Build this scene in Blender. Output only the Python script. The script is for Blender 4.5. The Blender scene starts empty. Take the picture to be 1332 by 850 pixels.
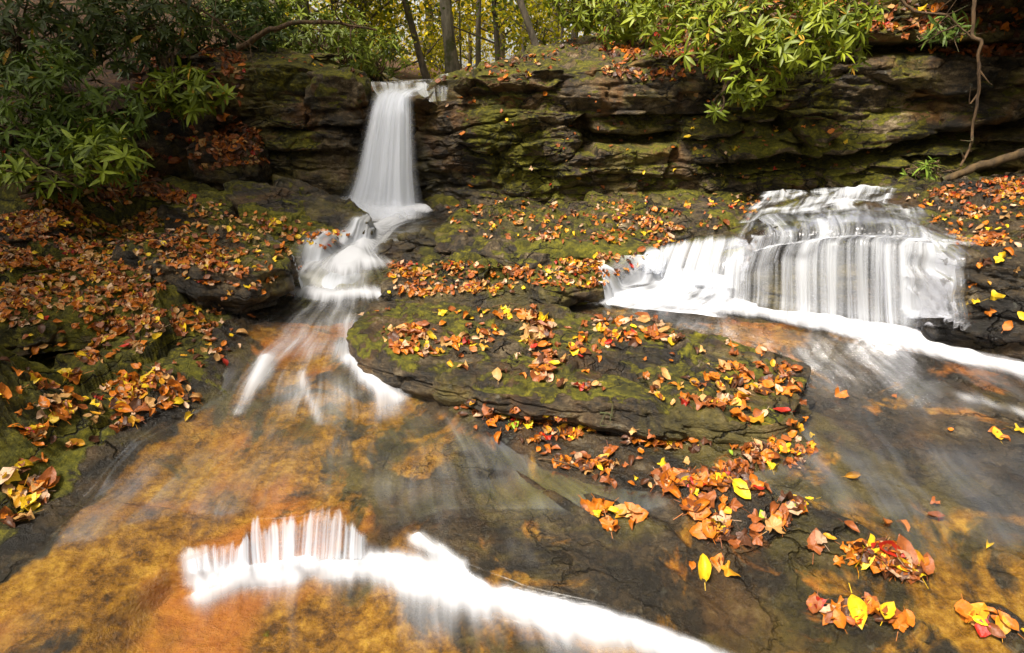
import bpy, math, random
import numpy as np
from mathutils import Vector, Matrix
from mathutils.bvhtree import BVHTree
random.seed(7)
rng = np.random.default_rng(7)
R = math.radians
scn = bpy.context.scene
COL = scn.collection

# ------------------------------------------------------------------ camera
H = 1.7; FPX = 868.0; CX, CY = 666.0, 425.0
TH = math.atan(305.0 / FPX); CT, ST = math.cos(TH), math.sin(TH)
cd = bpy.data.cameras.new('camera'); cam = bpy.data.objects.new('camera', cd); COL.objects.link(cam)
cam.location = (0, 0, H); cam.rotation_euler = (math.pi / 2 - TH, 0, 0)
cd.sensor_width = 36; cd.lens = 36 * FPX / 1332; cd.clip_start = .05; cd.clip_end = 400
scn.camera = cam

def ray(px, py):
    a = (px - CX) / FPX; v = (CY - py) / FPX
    return np.array([a, CT + v * ST, -ST + v * CT])
def PZ(px, py, z):
    d = ray(px, py); return np.array([0, 0, H]) + d * ((z - H) / d[2])
def PY(px, py, Y):
    d = ray(px, py); return np.array([0, 0, H]) + d * (Y / d[1])
def project(P):
    P = np.asarray(P, float); x = P[..., 0]; y = P[..., 1]; z = P[..., 2] - H
    dep = y * CT - z * ST; up = y * ST + z * CT
    return CX + FPX * x / dep, CY - FPX * up / dep, dep

# ------------------------------------------------------------------ noise
_p = rng.permutation(256).astype(np.int64); _p = np.concatenate([_p, _p, _p])
_g = rng.normal(size=(256, 3)); _g /= np.linalg.norm(_g, axis=1)[:, None]
def perlin(x, y, z):
    x, y, z = np.broadcast_arrays(np.asarray(x, float), y, z)
    xi = np.floor(x).astype(np.int64); yi = np.floor(y).astype(np.int64); zi = np.floor(z).astype(np.int64)
    xf = x - xi; yf = y - yi; zf = z - zi
    u = xf**3 * (xf * (xf * 6 - 15) + 10); v = yf**3 * (yf * (yf * 6 - 15) + 10); w = zf**3 * (zf * (zf * 6 - 15) + 10)
    xi &= 255; yi &= 255; zi &= 255
    def gr(i, j, k):
        h = _p[_p[_p[(xi + i) & 255] + ((yi + j) & 255)] + ((zi + k) & 255)]
        g = _g[h]; return g[..., 0] * (xf - i) + g[..., 1] * (yf - j) + g[..., 2] * (zf - k)
    l = lambda a, b, t: a + t * (b - a)
    return l(l(l(gr(0,0,0), gr(1,0,0), u), l(gr(0,1,0), gr(1,1,0), u), v),
             l(l(gr(0,0,1), gr(1,0,1), u), l(gr(0,1,1), gr(1,1,1), u), v), w) * 1.5
def fbm(x, y, z, o=4, gain=.5):
    s = 0; a = 1; f = 1
    for i in range(o):
        s = s + a * perlin(np.asarray(x) * f + 17.3 * i, np.asarray(y) * f + 5.1 * i, np.asarray(z) * f); a *= gain; f *= 2.03
    return s
def sstep(a, b, x):
    t = np.clip((x - a) / (b - a), 0, 1); return t * t * (3 - 2 * t)
def hash1(a, b=0, c=0):
    v = np.sin(np.asarray(a) * 12.9898 + np.asarray(b) * 78.233 + np.asarray(c) * 37.719) * 43758.5453
    return v - np.floor(v)

def facet(x, y, z, seed=0, tilt=.8, flat=False):
    """broken-rock relief: jittered cells, each a tilted plane of its own; returns offset about 0 and how near a joint is (1 = on it)"""
    x, y, z = np.broadcast_arrays(np.asarray(x, float), y, z)
    xi, yi, zi = np.floor(x), np.floor(y), np.floor(z); f1 = np.full(x.shape, 9.); f2 = f1.copy(); val = np.zeros(x.shape)
    for i in (-1, 0, 1):
        for j in (-1, 0, 1):
            for k in ((0,) if flat else (-1, 0, 1)):
                a, b, c = xi + i, yi + j, zi + k
                h1 = hash1(a + .1 * seed, b, c); h2 = hash1(b, c + 3.3, a + seed); h3 = hash1(c, a, b + 7.7 + seed); h4 = hash1(a + 9.1, c, b * 1.3 + seed)
                dx = x - a - .15 - .7 * h1; dy = y - b - .15 - .7 * h2; dz = 0 if flat else z - c - .15 - .7 * h3
                d = dx * dx + dy * dy + dz * dz; v = (h4 - .5) + tilt * ((h1 - .5) * dx + (h3 - .5) * dy + (h2 - .5) * dz)
                m = d < f1; f2 = np.where(m, f1, np.minimum(f2, d)); val = np.where(m, v, val); f1 = np.where(m, d, f1)
    return val, 1 - sstep(0, .16, np.sqrt(f2) - np.sqrt(f1))

# ------------------------------------------------------------------ mesh helpers
def mk(name, V, F, mat=None, parent=None, smooth=True, attrs=None, uv=None, loc=None):
    V = np.asarray(V, np.float32).reshape(-1, 3)
    if loc is not None: V = V - np.asarray(loc, np.float32)
    me = bpy.data.meshes.new(name)
    me.vertices.add(len(V)); me.vertices.foreach_set('co', V.ravel())
    if not isinstance(F, list): F = [F]
    F = [np.asarray(f, np.int32) for f in F if len(f)]
    loops = np.concatenate([f.ravel() for f in F])
    tot = np.concatenate([np.full(len(f), f.shape[1], np.int32) for f in F])
    st = np.concatenate([[0], np.cumsum(tot)[:-1]]).astype(np.int32)
    me.loops.add(len(loops)); me.loops.foreach_set('vertex_index', loops)
    me.polygons.add(len(tot)); me.polygons.foreach_set('loop_start', st)
    try: me.polygons.foreach_set('loop_total', tot)
    except Exception: pass
    if smooth: me.polygons.foreach_set('use_smooth', np.ones(len(tot), bool))
    me.update(calc_edges=True)
    if uv is not None:
        l = me.uv_layers.new(name='flow'); l.data.foreach_set('uv', np.asarray(uv, np.float32)[loops].ravel())
    for k, a in (attrs or {}).items():
        a = np.asarray(a, np.float32)
        if a.ndim == 1:
            t = me.attributes.new(k, 'FLOAT', 'POINT'); t.data.foreach_set('value', a)
        else:
            if a.shape[1] == 3: a = np.concatenate([a, np.ones((len(a), 1), np.float32)], 1)
            t = me.attributes.new(k, 'FLOAT_COLOR', 'POINT'); t.data.foreach_set('color', a.ravel())
    if mat: me.materials.append(mat)
    o = bpy.data.objects.new(name, me); COL.objects.link(o)
    if loc is not None and parent is None: o.location = [float(q) for q in loc]
    if parent: o.parent = parent
    return o
def gridF(n, m, wrap=False):
    i = np.arange(n - 1)[:, None]; jn = m if wrap else m - 1
    j = np.arange(jn)[None, :]; j2 = (j + 1) % m
    a = i * m + j; b = i * m + j2; c = (i + 1) * m + j2; d = (i + 1) * m + j
    return np.stack([a, b, c, d], -1).reshape(-1, 4)
def tag(o, label=None, cat=None, group=None, kind=None):
    if label: o['label'] = label
    if cat: o['category'] = cat
    if group: o['group'] = group
    if kind: o['kind'] = kind
    return o
def empty(name, loc):
    o = bpy.data.objects.new(name, None); COL.objects.link(o); o.location = [float(v) for v in loc]; o.empty_display_size = .1
    return o
def inst(tv, tf, Ms, Ps):
    """many copies of a small template: returns V, F"""
    N = len(Ps); n = len(tv)
    V = np.einsum('nij,kj->nki', Ms, tv) + Ps[:, None, :]
    F = (tf[None] + (np.arange(N) * n)[:, None, None]).reshape(-1, tf.shape[1])
    return V.reshape(-1, 3), F
def basis(d, up=None, roll=None):
    """matrices with Y column along d, Z close to up"""
    d = d / np.maximum(np.linalg.norm(d, axis=1, keepdims=True), 1e-6)
    if up is None: up = np.tile([0, 0, 1.0], (len(d), 1))
    x = np.cross(d, up); x /= np.maximum(np.linalg.norm(x, axis=1, keepdims=True), 1e-6)
    z = np.cross(x, d)
    if roll is not None:
        c, s = np.cos(roll)[:, None], np.sin(roll)[:, None]; x, z = x * c + z * s, z * c - x * s
    return np.stack([x, d, z], -1)
def tube(pts, rad, seg=8, rough=.0, f=6.):
    pts = np.asarray(pts, float); n = len(pts); rad = np.broadcast_to(rad, n)
    t = np.gradient(pts, axis=0); t /= np.maximum(np.linalg.norm(t, axis=1, keepdims=True), 1e-9)
    ref = np.array([.31, .87, .2]) if abs(t[:, 2]).mean() > .6 else np.array([0.02, .05, 1.])
    a = np.cross(t, ref); a /= np.linalg.norm(a, axis=1, keepdims=True); b = np.cross(t, a)
    th = np.arange(seg) / seg * 2 * math.pi
    dirs = a[:, None] * np.cos(th)[None, :, None] + b[:, None] * np.sin(th)[None, :, None]
    rr = rad[:, None] * np.ones(seg)
    P0 = pts[:, None] + dirs * rr[..., None]
    if rough:
        k = f / max(rad.max(), .01) * .25
        rr = rr * (1 + rough * fbm(P0[..., 0] * k, P0[..., 1] * k, P0[..., 2] * k * .5, 3))
        P0 = pts[:, None] + dirs * rr[..., None]
    return P0.reshape(-1, 3), gridF(n, seg, True)
class MB:
    def __init__(s): s.V = []; s.F = []; s.n = 0
    def add(s, V, F):
        s.V.append(np.asarray(V)); s.F.append(np.asarray(F) + s.n); s.n += len(V)
    def build(s, name, mat, parent=None, **k):
        V = np.concatenate(s.V); q = [f for f in s.F if f.shape[1] == 4]; t = [f for f in s.F if f.shape[1] == 3]
        F = ([np.concatenate(q)] if q else []) + ([np.concatenate(t)] if t else [])
        return mk(name, V, F, mat, parent, **k)
def crom(P, n, closed=False):
    P = np.asarray(P, float); m = len(P)
    if closed: Q = np.concatenate([P[-1:], P, P[:2]])
    else: Q = np.concatenate([2 * P[:1] - P[1:2], P, 2 * P[-1:] - P[-2:-1]])
    segs = m if closed else m - 1
    L = np.linalg.norm(Q[2:segs + 2] - Q[1:segs + 1], axis=1); cum = np.concatenate([[0], np.cumsum(L)])
    s = np.linspace(0, cum[-1], n, endpoint=not closed)
    k = np.clip(np.searchsorted(cum, s, 'right') - 1, 0, segs - 1); t = ((s - cum[k]) / np.maximum(L[k], 1e-9))[:, None]
    a, b, c, d = Q[k], Q[k + 1], Q[k + 2], Q[k + 3]
    cr = .5 * (2 * b + (c - a) * t + (2 * a - 5 * b + 4 * c - d) * t**2 + (3 * b - a - 3 * c + d) * t**3)
    return cr * .6 + (b + (c - b) * t) * .4
def sdist(x, y, poly):
    """signed distance to closed polygon (positive inside)"""
    poly = np.asarray(poly, float)[:, :2]; n = len(poly)
    d = np.full(x.shape, 1e9); ins = np.zeros(x.shape, bool)
    for i in range(n):
        ax, ay = poly[i]; bx, by = poly[(i + 1) % n]; ex, ey = bx - ax, by - ay
        t = np.clip(((x - ax) * ex + (y - ay) * ey) / max(ex * ex + ey * ey, 1e-12), 0, 1)
        d = np.minimum(d, (x - ax - t * ex)**2 + (y - ay - t * ey)**2)
        c = ((ay > y) != (by > y)) & (x < (bx - ax) * (y - ay) / (by - ay + 1e-12) + ax)
        ins ^= c
    return np.where(ins, 1, -1) * np.sqrt(d)
def pdist(x, y, line):
    """distance to polyline, and signed side (positive = left of travel), and param 0..1"""
    line = np.asarray(line, float); n = len(line)
    best = np.full(x.shape, 1e9); side = np.zeros(x.shape); par = np.zeros(x.shape)
    L = np.concatenate([[0], np.cumsum(np.linalg.norm(np.diff(line[:, :2], axis=0), axis=1))])
    for i in range(n - 1):
        ax, ay = line[i][:2]; bx, by = line[i + 1][:2]; ex, ey = bx - ax, by - ay
        l2 = max(ex * ex + ey * ey, 1e-12)
        t = np.clip(((x - ax) * ex + (y - ay) * ey) / l2, 0, 1)
        d = (x - ax - t * ex)**2 + (y - ay - t * ey)**2
        m = d < best; best = np.where(m, d, best)
        side = np.where(m, np.sign(ex * (y - ay) - ey * (x - ax)), side)
        par = np.where(m, (L[i] + t * math.sqrt(l2)) / L[-1], par)
    return np.sqrt(best), side, par
class RBF:
    def __init__(s, pts, c=.25, lam=1e-3):
        P = np.asarray(pts, float); s.P = P[:, :2]; s.c = c; n = len(P)
        K = np.sqrt(((s.P[:, None] - s.P[None])**2).sum(-1) + c * c)
        A = np.zeros((n + 3, n + 3)); A[:n, :n] = K - lam * np.eye(n); A[:n, n] = 1; A[:n, n + 1:] = s.P; A[n, :n] = 1; A[n + 1:, :n] = s.P.T
        s.w = np.linalg.solve(A, np.concatenate([P[:, 2], [0, 0, 0]]))
    def __call__(s, x, y):
        x = np.asarray(x, float); y = np.asarray(y, float)
        r = s.w[-3] + s.w[-2] * x + s.w[-1] * y
        for (px, py), w in zip(s.P, s.w[:-3]): r = r + w * np.sqrt((x - px)**2 + (y - py)**2 + s.c**2)
        return r

# ------------------------------------------------------------------ material helpers
class NT:
    def __init__(s, name):
        s.m = bpy.data.materials.new(name); s.m.use_nodes = True; s.t = s.m.node_tree; s.t.nodes.clear()
        s.out = s.t.nodes.new('ShaderNodeOutputMaterial')
    def n(s, typ, _in=None, **k):
        nd = s.t.nodes.new(typ)
        for a, b in k.items(): setattr(nd, a, b)
        for a, b in (_in or {}).items(): s.set(nd.inputs[a], b)
        return nd
    def set(s, sock, v):
        if hasattr(v, 'is_output') or isinstance(v, bpy.types.NodeSocket): s.t.links.new(v, sock)
        else:
            if isinstance(v, (tuple, list)) and len(v) == 3 and sock.type == 'RGBA': v = (*v, 1)
            sock.default_value = v
    def math(s, op, a, b=0., c=0., clamp=False):
        nd = s.n('ShaderNodeMath', operation=op, use_clamp=clamp)
        s.set(nd.inputs[0], a); s.set(nd.inputs[1], b); s.set(nd.inputs[2], c); return nd.outputs[0]
    def noise(s, vec, scale, detail=4., rough=.5, dist=0., out=0):
        nd = s.n('ShaderNodeTexNoise', {'Vector': vec, 'Scale': scale, 'Detail': detail, 'Roughness': rough, 'Distortion': dist}); return nd.outputs[out]
    def ramp(s, fac, stops, interp='LINEAR'):
        nd = s.n('ShaderNodeValToRGB'); cr = nd.color_ramp; cr.interpolation = interp
        while len(cr.elements) < len(stops): cr.elements.new(.5)
        for e, (p, c) in zip(cr.elements, stops):
            e.position = p; e.color = (*c, 1) if isinstance(c, (tuple, list)) else (c, c, c, 1)
        s.set(nd.inputs[0], fac); return nd.outputs[0]
    def mix(s, f, a, b):
        nd = s.n('ShaderNodeMix', data_type='RGBA'); s.set(nd.inputs[0], f); s.set(nd.inputs[6], a); s.set(nd.inputs[7], b); return nd.outputs[2]
    def range(s, v, a, b, c=0., d=1.):
        nd = s.n('ShaderNodeMapRange', interpolation_type='SMOOTHSTEP')
        for i, q in enumerate((v, a, b, c, d)): s.set(nd.inputs[i], q)
        return nd.outputs[0]
    def mapping(s, vec, scale=(1, 1, 1), rot=(0, 0, 0)):
        nd = s.n('ShaderNodeMapping', {'Vector': vec, 'Scale': scale, 'Rotation': rot}); return nd.outputs[0]
    def attr(s, name, out=2):
        return s.n('ShaderNodeAttribute', attribute_name=name).outputs[out]
    def mixs(s, f, a, b):
        nd = s.n('ShaderNodeMixShader'); s.set(nd.inputs[0], f); s.t.links.new(a, nd.inputs[1]); s.t.links.new(b, nd.inputs[2]); return nd.outputs[0]
    def finish(s, sh):
        s.t.links.new(sh, s.out.inputs[0]); return s.m

def rock_material(name, brown=0., lightk=1., crackk=.85):
    """zone attribute: R moss, G wet, B ochre algae"""
    t = NT(name); pos = t.n('ShaderNodeNewGeometry').outputs['Position']; nrm = t.n('ShaderNodeNewGeometry').outputs['Normal']
    z = t.n('ShaderNodeSeparateColor', {'Color': t.attr('zone', 0)}); moss, wet, alg = z.outputs[0], z.outputs[1], z.outputs[2]
    nz = t.n('ShaderNodeSeparateXYZ', {'Vector': nrm}).outputs[2]
    flat = t.mapping(pos, (1, 1, 2.3), (R(4), R(-7), 0))
    n1 = t.noise(pos, 1.9, 9, .66, .6); n2 = t.noise(flat, 7, 9, .7); n3 = t.noise(pos, 55, 6, .7)
    wv = t.n('ShaderNodeVectorMath', operation='ADD'); t.set(wv.inputs[0], flat); sc_ = t.n('ShaderNodeVectorMath', operation='SCALE'); t.set(sc_.inputs[0], t.noise(pos, 3, 5, .6, out=1)); sc_.inputs['Scale'].default_value = .5; t.set(wv.inputs[1], sc_.outputs[0])
    vor = t.n('ShaderNodeTexVoronoi', {'Vector': wv.outputs[0], 'Scale': 2.6}, feature='DISTANCE_TO_EDGE').outputs[0]
    crack = t.math('MULTIPLY', t.math('SUBTRACT', 1., t.math('MULTIPLY', alg, 1.3), clamp=True), t.math('MULTIPLY', t.math('SUBTRACT', 1., t.range(vor, .0, .035)), t.range(t.noise(pos, 1.4, 3, .5), .45, .6)))
    c = t.math('MULTIPLY_ADD', n2, .6, t.math('MULTIPLY', n1, .55)); c = t.math('ADD', c, t.math('MULTIPLY', t.math('SUBTRACT', n3, .5), .35))
    k = lightk * .8
    base = t.ramp(c, [(.42, (.006*k, .0045*k, .003*k)), (.54, (.028*k, .020*k, .011*k)), (.64, (.12*k, .080*k, .036*k)), (.76, (.37*k, .29*k, .17*k))])
    base = t.mix(t.math('MULTIPLY', t.range(t.noise(pos, 1.2, 6, .7, .5), .5, .6), .6), base, t.ramp(c, [(.4, (.018, .014, .002)), (.68, (.24, .19, .03))]))
    rust = t.range(t.noise(pos, 1.7, 6, .6, .8), .5, .68)
    base = t.mix(t.math('MULTIPLY', rust, .35 + brown), base, t.ramp(c, [(.38, (.03, .011, .002)), (.65, (.24, .10, .016))]))
    lich = t.range(t.noise(pos, 12, 5, .7), .62, .68)
    base = t.mix(t.math('MULTIPLY', lich, .35), base, (.30*k, .30*k, .24*k))
    # wet = darker
    wetf = t.math('MULTIPLY', wet, .55)
    base = t.mix(wetf, base, t.mix(1.0, base, (0.008, .008, .008)))
    # ochre algae film
    wp = t.mapping(pos, (1, .8, 1))
    an = t.noise(wp, 2.3, 6, .62, 1.2); an2 = t.noise(pos, 20, 9, .78)
    amask = t.range(t.math('ADD', t.math('MULTIPLY', t.math('SUBTRACT', an, .5), 2.1), alg), .42, .62)
    acol = t.ramp(t.math('MULTIPLY_ADD', an2, .75, t.math('MULTIPLY', t.noise(pos, 3.1, 4, .6), .35)), [(.38, (.012, .007, .002)), (.47, (.07, .030, .004)), (.57, (.20, .095, .009)), (.72, (.42, .25, .035))])
    acol = t.mix(t.range(t.noise(pos, 1.6, 3, .5), .48, .62), acol, t.mix(.55, acol, (.36, .11, .02)))
    col = t.mix(amask, base, acol)
    # moss
    mn = t.noise(pos, 4.2, 8, .68, .5)
    mm = t.math('ADD', t.math('MULTIPLY', t.math('SUBTRACT', mn, .5), 2.0), moss)
    mm = t.math('ADD', mm, t.math('MULTIPLY', t.math('SUBTRACT', nz, .5), .25))
    mmask = t.range(mm, .48, .58)
    mcol = t.ramp(t.noise(pos, 17, 8, .75), [(.32, (.012, .014, .003)), (.48, (.045, .040, .004)), (.6, (.15, .13, .006)), (.75, (.33, .28, .015))])
    mcol = t.mix(t.math('MULTIPLY', t.range(t.noise(pos, 1.9, 3, .5), .46, .62), .75), mcol, t.ramp(t.noise(pos, 31, 7, .75), [(.32, (.02, .03, .002)), (.5, (.105, .10, .004)), (.7, (.30, .26, .015))]))
    col = t.mix(mmask, col, mcol)
    col = t.mix(t.math('MULTIPLY', crack, crackk), col, (.006, .005, .004))
    rough = t.math('SUBTRACT', .78, t.math('MULTIPLY', wet, t.math('ADD', .52, t.math('MULTIPLY', t.math('SUBTRACT', n2, .5), .6))))
    rough = t.math('MAXIMUM', t.math('MAXIMUM', rough, .14), t.math('MULTIPLY', mmask, .85))
    hgt = t.math('ADD', t.math('MULTIPLY', n2, .028), t.math('MULTIPLY', n3, .012))
    hgt = t.math('ADD', hgt, t.math('MULTIPLY', t.noise(pos, 160, 4, .7), .0022))
    hgt = t.math('ADD', hgt, t.math('MULTIPLY', mmask, t.math('MULTIPLY', t.noise(pos, 90, 5, .8), .012)))
    hgt = t.math('SUBTRACT', hgt, t.math('MULTIPLY', crack, .035 * crackk))
    bp = t.n('ShaderNodeBump', {'Strength': 1., 'Distance': 1., 'Height': hgt})
    b = t.n('ShaderNodeBsdfPrincipled', {'Base Color': col, 'Roughness': rough, 'Normal': bp.outputs[0], 'Specular IOR Level': .38})
    return t.finish(b.outputs[0])
ROCK = rock_material('rock')
ROCKB = rock_material('brown_rock', .35, 1.25)
ROCKD = rock_material('dark_rock', 0., .4, 0.)

def leaf_material(name, trans=.35, rough=.4, varscale=30):
    t = NT(name); a = t.n('ShaderNodeAttribute', attribute_name='col').outputs[0]; pos = t.n('ShaderNodeNewGeometry').outputs['Position']
    nn = t.noise(pos, varscale, 5, .7)
    c = t.mix(t.range(nn, .35, .75), a, t.mix(1.0, a, a))
    hsv = t.n('ShaderNodeHueSaturation', {'Color': a, 'Value': t.math('MULTIPLY_ADD', nn, 1.3, .35)})
    bp = t.n('ShaderNodeBump', {'Strength': .5, 'Distance': .004, 'Height': t.noise(pos, varscale * 4, 3, .6)})
    b = t.n('ShaderNodeBsdfPrincipled', {'Base Color': hsv.outputs[0], 'Roughness': rough, 'Normal': bp.outputs[0], 'Specular IOR Level': .35})
    tr = t.n('ShaderNodeBsdfTranslucent', {'Color': hsv.outputs[0]})
    return t.finish(t.mixs(trans, b.outputs[0], tr.outputs[0]))
LEAF = leaf_material('fallen_leaf', .15, .38, 45)
RHODO = leaf_material('rhododendron_leaf', .2, .48, 20)
FOREST = leaf_material('forest_leaf', .7, .5, 5)

def bark_material(name, c0, c1, sc=14):
    t = NT(name); co = t.n('ShaderNodeNewGeometry').outputs['Position']; v = t.mapping(co, (1, 1, .22))
    n = t.noise(v, sc, 8, .7); m = t.noise(co, 3, 4, .6)
    c = t.ramp(n, [(.35, c0), (.65, c1)]); c = t.mix(t.range(m, .52, .66), c, (.06, .065, .02))
    bp = t.n('ShaderNodeBump', {'Strength': .8, 'Distance': .02, 'Height': n})
    b = t.n('ShaderNodeBsdfPrincipled', {'Base Color': c, 'Roughness': .85, 'Normal': bp.outputs[0]}); return t.finish(b.outputs[0])
BARK = bark_material('bark', (.035, .027, .018), (.16, .13, .09))
BARKL = bark_material('pale_bark', (.05, .042, .03), (.24, .21, .16))
TWIG = bark_material('twig_bark', (.03, .016, .007), (.15, .085, .035), 30)

def water_material(name, su=40., sv=1.2, contrast=1.2, gloss=.12, tint=(.82, .85, .9), su2=None, film=1., bump=.02):
    """flow-stretched strands of foam over a clear glossy film; 'dens' says how much foam the water carries"""
    t = NT(name); uv = t.n('ShaderNodeUVMap', uv_map='flow').outputs[0]; d = t.attr('dens')
    w = t.noise(uv, 2.5, 3, .5)
    a = t.noise(t.mapping(uv, (su, sv, 1)), 1, 3, .55, .15); b2 = t.noise(t.mapping(uv, (su * 3.3, sv * 2.2, 1)), 1, 4, .6)
    s = t.math('ADD', t.math('MULTIPLY', t.math('SUBTRACT', a, .5), 1.25), t.math('MULTIPLY', t.math('SUBTRACT', b2, .5), .6))
    edge = t.math('MULTIPLY', t.math('MULTIPLY', d, t.math('SUBTRACT', 1.25, d)), 4.)    # strands show most where foam is partial
    al = t.math('ADD', d, t.math('MULTIPLY', t.math('MULTIPLY', s, contrast), t.math('MINIMUM', edge, 1.)))
    al = t.range(al, .0, 1.2)
    h = t.math('ADD', t.math('MULTIPLY', a, bump), t.math('MULTIPLY', b2, bump * .4))
    bp = t.n('ShaderNodeBump', {'Strength': 1., 'Distance': 1., 'Height': h})
    fr = t.n('ShaderNodeFresnel', {'IOR': 1.33, 'Normal': bp.outputs[0]}).outputs[0]
    gl = t.n('ShaderNodeBsdfGlossy', {'Color': (.95, .95, 1), 'Roughness': gloss, 'Normal': bp.outputs[0]})
    tr = t.n('ShaderNodeBsdfTransparent', {'Color': (1, 1, 1)})
    filmS = t.mixs(t.math('MULTIPLY', fr, t.math('MULTIPLY', t.range(d, .0, .15), film)), tr.outputs[0], gl.outputs[0])
    df = t.n('ShaderNodeBsdfDiffuse', {'Color': tint}); tl = t.n('ShaderNodeBsdfTranslucent', {'Color': tint})
    foam = t.mixs(.3, df.outputs[0], tl.outputs[0])
    return t.finish(t.mixs(al, filmS, foam))

# ------------------------------------------------------------------ the bed of the stream: control points (pixel, pixel, height)
ctl = [(0,850,-.06),(150,850,-.09),(400,850,-.13),(700,850,-.12),(1000,850,-.1),(1332,850,-.04),(200,950,-.14),(1100,950,-.12),(666,1100,-.2),(-200,850,0),(1550,850,0),
 (0,750,0),(150,740,-.01),(60,690,.05),(0,650,.12),(150,650,.05),(300,650,.04),(450,640,.05),(600,640,.055),(750,650,.06),
 (550,720,-.0),(700,730,.0),(850,760,-.02),(800,700,.04),(950,700,.05),(1100,720,.05),(1250,740,.03),(1332,720,.06),(1150,800,-.03),(1000,790,-.05),
 (100,590,.16),(220,580,.1),(350,570,.1),(480,570,.11),(600,570,.12),(700,560,.11),(850,580,.11),(950,600,.14),(1100,600,.14),(1250,620,.11),(1332,620,.12),
 (0,500,.32),(120,500,.3),(230,500,.24),(330,500,.18),(420,500,.19),(500,510,.17),(650,510,.17),(850,500,.2),(1060,510,.22),(1200,530,.19),(1332,530,.2),
 (0,400,.5),(150,400,.47),(260,430,.37),(330,440,.3),(430,440,.29),(560,440,.28),(750,440,.28),(1000,440,.27),(1120,450,.26),(1250,470,.25),(1332,480,.24),(1450,500,.25),
 (0,330,.63),(150,330,.58),(280,360,.47),(350,385,.38),(430,385,.37),(500,388,.37),(600,385,.38),(720,392,.36),(850,405,.32),(950,405,.3),
 (-300,500,.45),(-300,400,.65),(-300,300,1.),(-200,260,1.3),(0,285,.78),(120,280,.76),(250,280,.7),(330,320,.58),(380,340,.5),(440,345,.49),(500,345,.48),(600,345,.48),(700,350,.46),(800,350,.45),
 (1600,500,.4),(1600,430,.6),(1332,425,.32),(1450,400,.4),
 (0,255,.95),(120,245,.92),(240,245,.85),(350,270,.68),(430,290,.6),(500,280,.61),(560,285,.6),(650,290,.6),(800,290,.6),(950,300,.6),(1100,300,.62),(1250,290,.7),(1400,290,.8),
 (300,228,.85),(420,250,.68),(520,262,.62),(620,262,.68),(800,252,.72),(1000,248,.75),(1200,235,.9),(1400,225,1.05)]
BED = RBF([PZ(*c) for c in ctl] + [(0, 8.5, .9), (3, 8.5, 1.0), (-3, 8.5, 1.4), (5, 8, 1.2), (-6, 8, 1.8)], c=.3)
stepline = np.array([PZ(x, y, .02)[:2] for x, y in [(60,800),(160,760),(215,722),(312,705),(322,680),(400,676),(440,672),(480,700),(540,715),(600,728),(680,752),(800,775),(950,812),(1080,850),(1250,900)]])
steppoly = np.concatenate([stepline, [[4, .2], [-3, .2]]])
SX = [PZ(*q)[0] for q in ((110,770,.02),(222,718,.02),(520,710,.02),(700,755,.02))]
def bed(x, y):
    z = BED(x, y)
    d, _, p = pdist(x, y, stepline); s = -np.sign(sdist(x, y, steppoly))
    amp = sstep(SX[0], SX[1], x) * (1 - .5 * sstep(SX[2], SX[3], x)) * .1
    return z - amp * sstep(-.012, .03, -s * d) * np.exp(-np.maximum(-s * d - .2, 0) * 1.2)
def onbed(px, py):
    d = ray(px, py); a, b = .5, 14.
    ts = np.linspace(1., 14, 400); zz = H + d[2] * ts - bed(d[0] * ts, d[1] * ts)
    k = np.argmax(zz < 0); k = k if zz[k] < 0 else 399
    t = ts[k] - (ts[k] - ts[max(k - 1, 0)]) * (zz[k] / (zz[k] - zz[max(k - 1, 0)] + 1e-9))
    P = np.array([0, 0, H]) + d * t; return P

def W(l): return np.array([onbed(*q) for q in l])
water_poly = W([(375,372),(345,392),(318,420),(300,470),(285,510),(230,540),(170,575),(130,620),(90,665),(45,715),(0,745)]) 
water_poly = np.concatenate([water_poly, [PZ(-250, 900, -.1)], [PZ(-250, 1100, -.1)], [PZ(1700, 1100, -.1)], [PZ(1700, 560, .2)],
      W([(1420,500),(1332,462),(1250,435),(1150,420),(1000,385),(930,330),(800,340),(720,372),(640,388),(540,388),(505,380),(520,340),(560,300),(590,280),(500,262),(425,262),(430,290),(470,300),(400,330)])])
islands = [W(l) for l in ([(560,515),(700,540),(860,560),(1040,560),(1060,590),(1010,610),(930,625),(850,640),(760,640),(700,615),(650,580),(590,545)],
   [(745,640),(800,655),(870,690),(890,715),(860,718),(790,690)],
   [(860,625),(1000,640),(1120,690),(1210,735),(1210,750),(1120,745),(1000,720),(900,680)],
   [(1060,785),(1130,785),(1200,815),(1180,835),(1090,830)], [(1245,785),(1300,790),(1345,820),(1332,845),(1270,825)],
   [(640,590),(720,640),(790,690),(770,690),(690,640)])]

def ground_fields(x, y):
    sw = sdist(x, y, water_poly)
    isl = np.full(x.shape, -9.)
    for p in islands: isl = np.maximum(isl, sdist(x, y, p))
    return sw, isl
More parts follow.
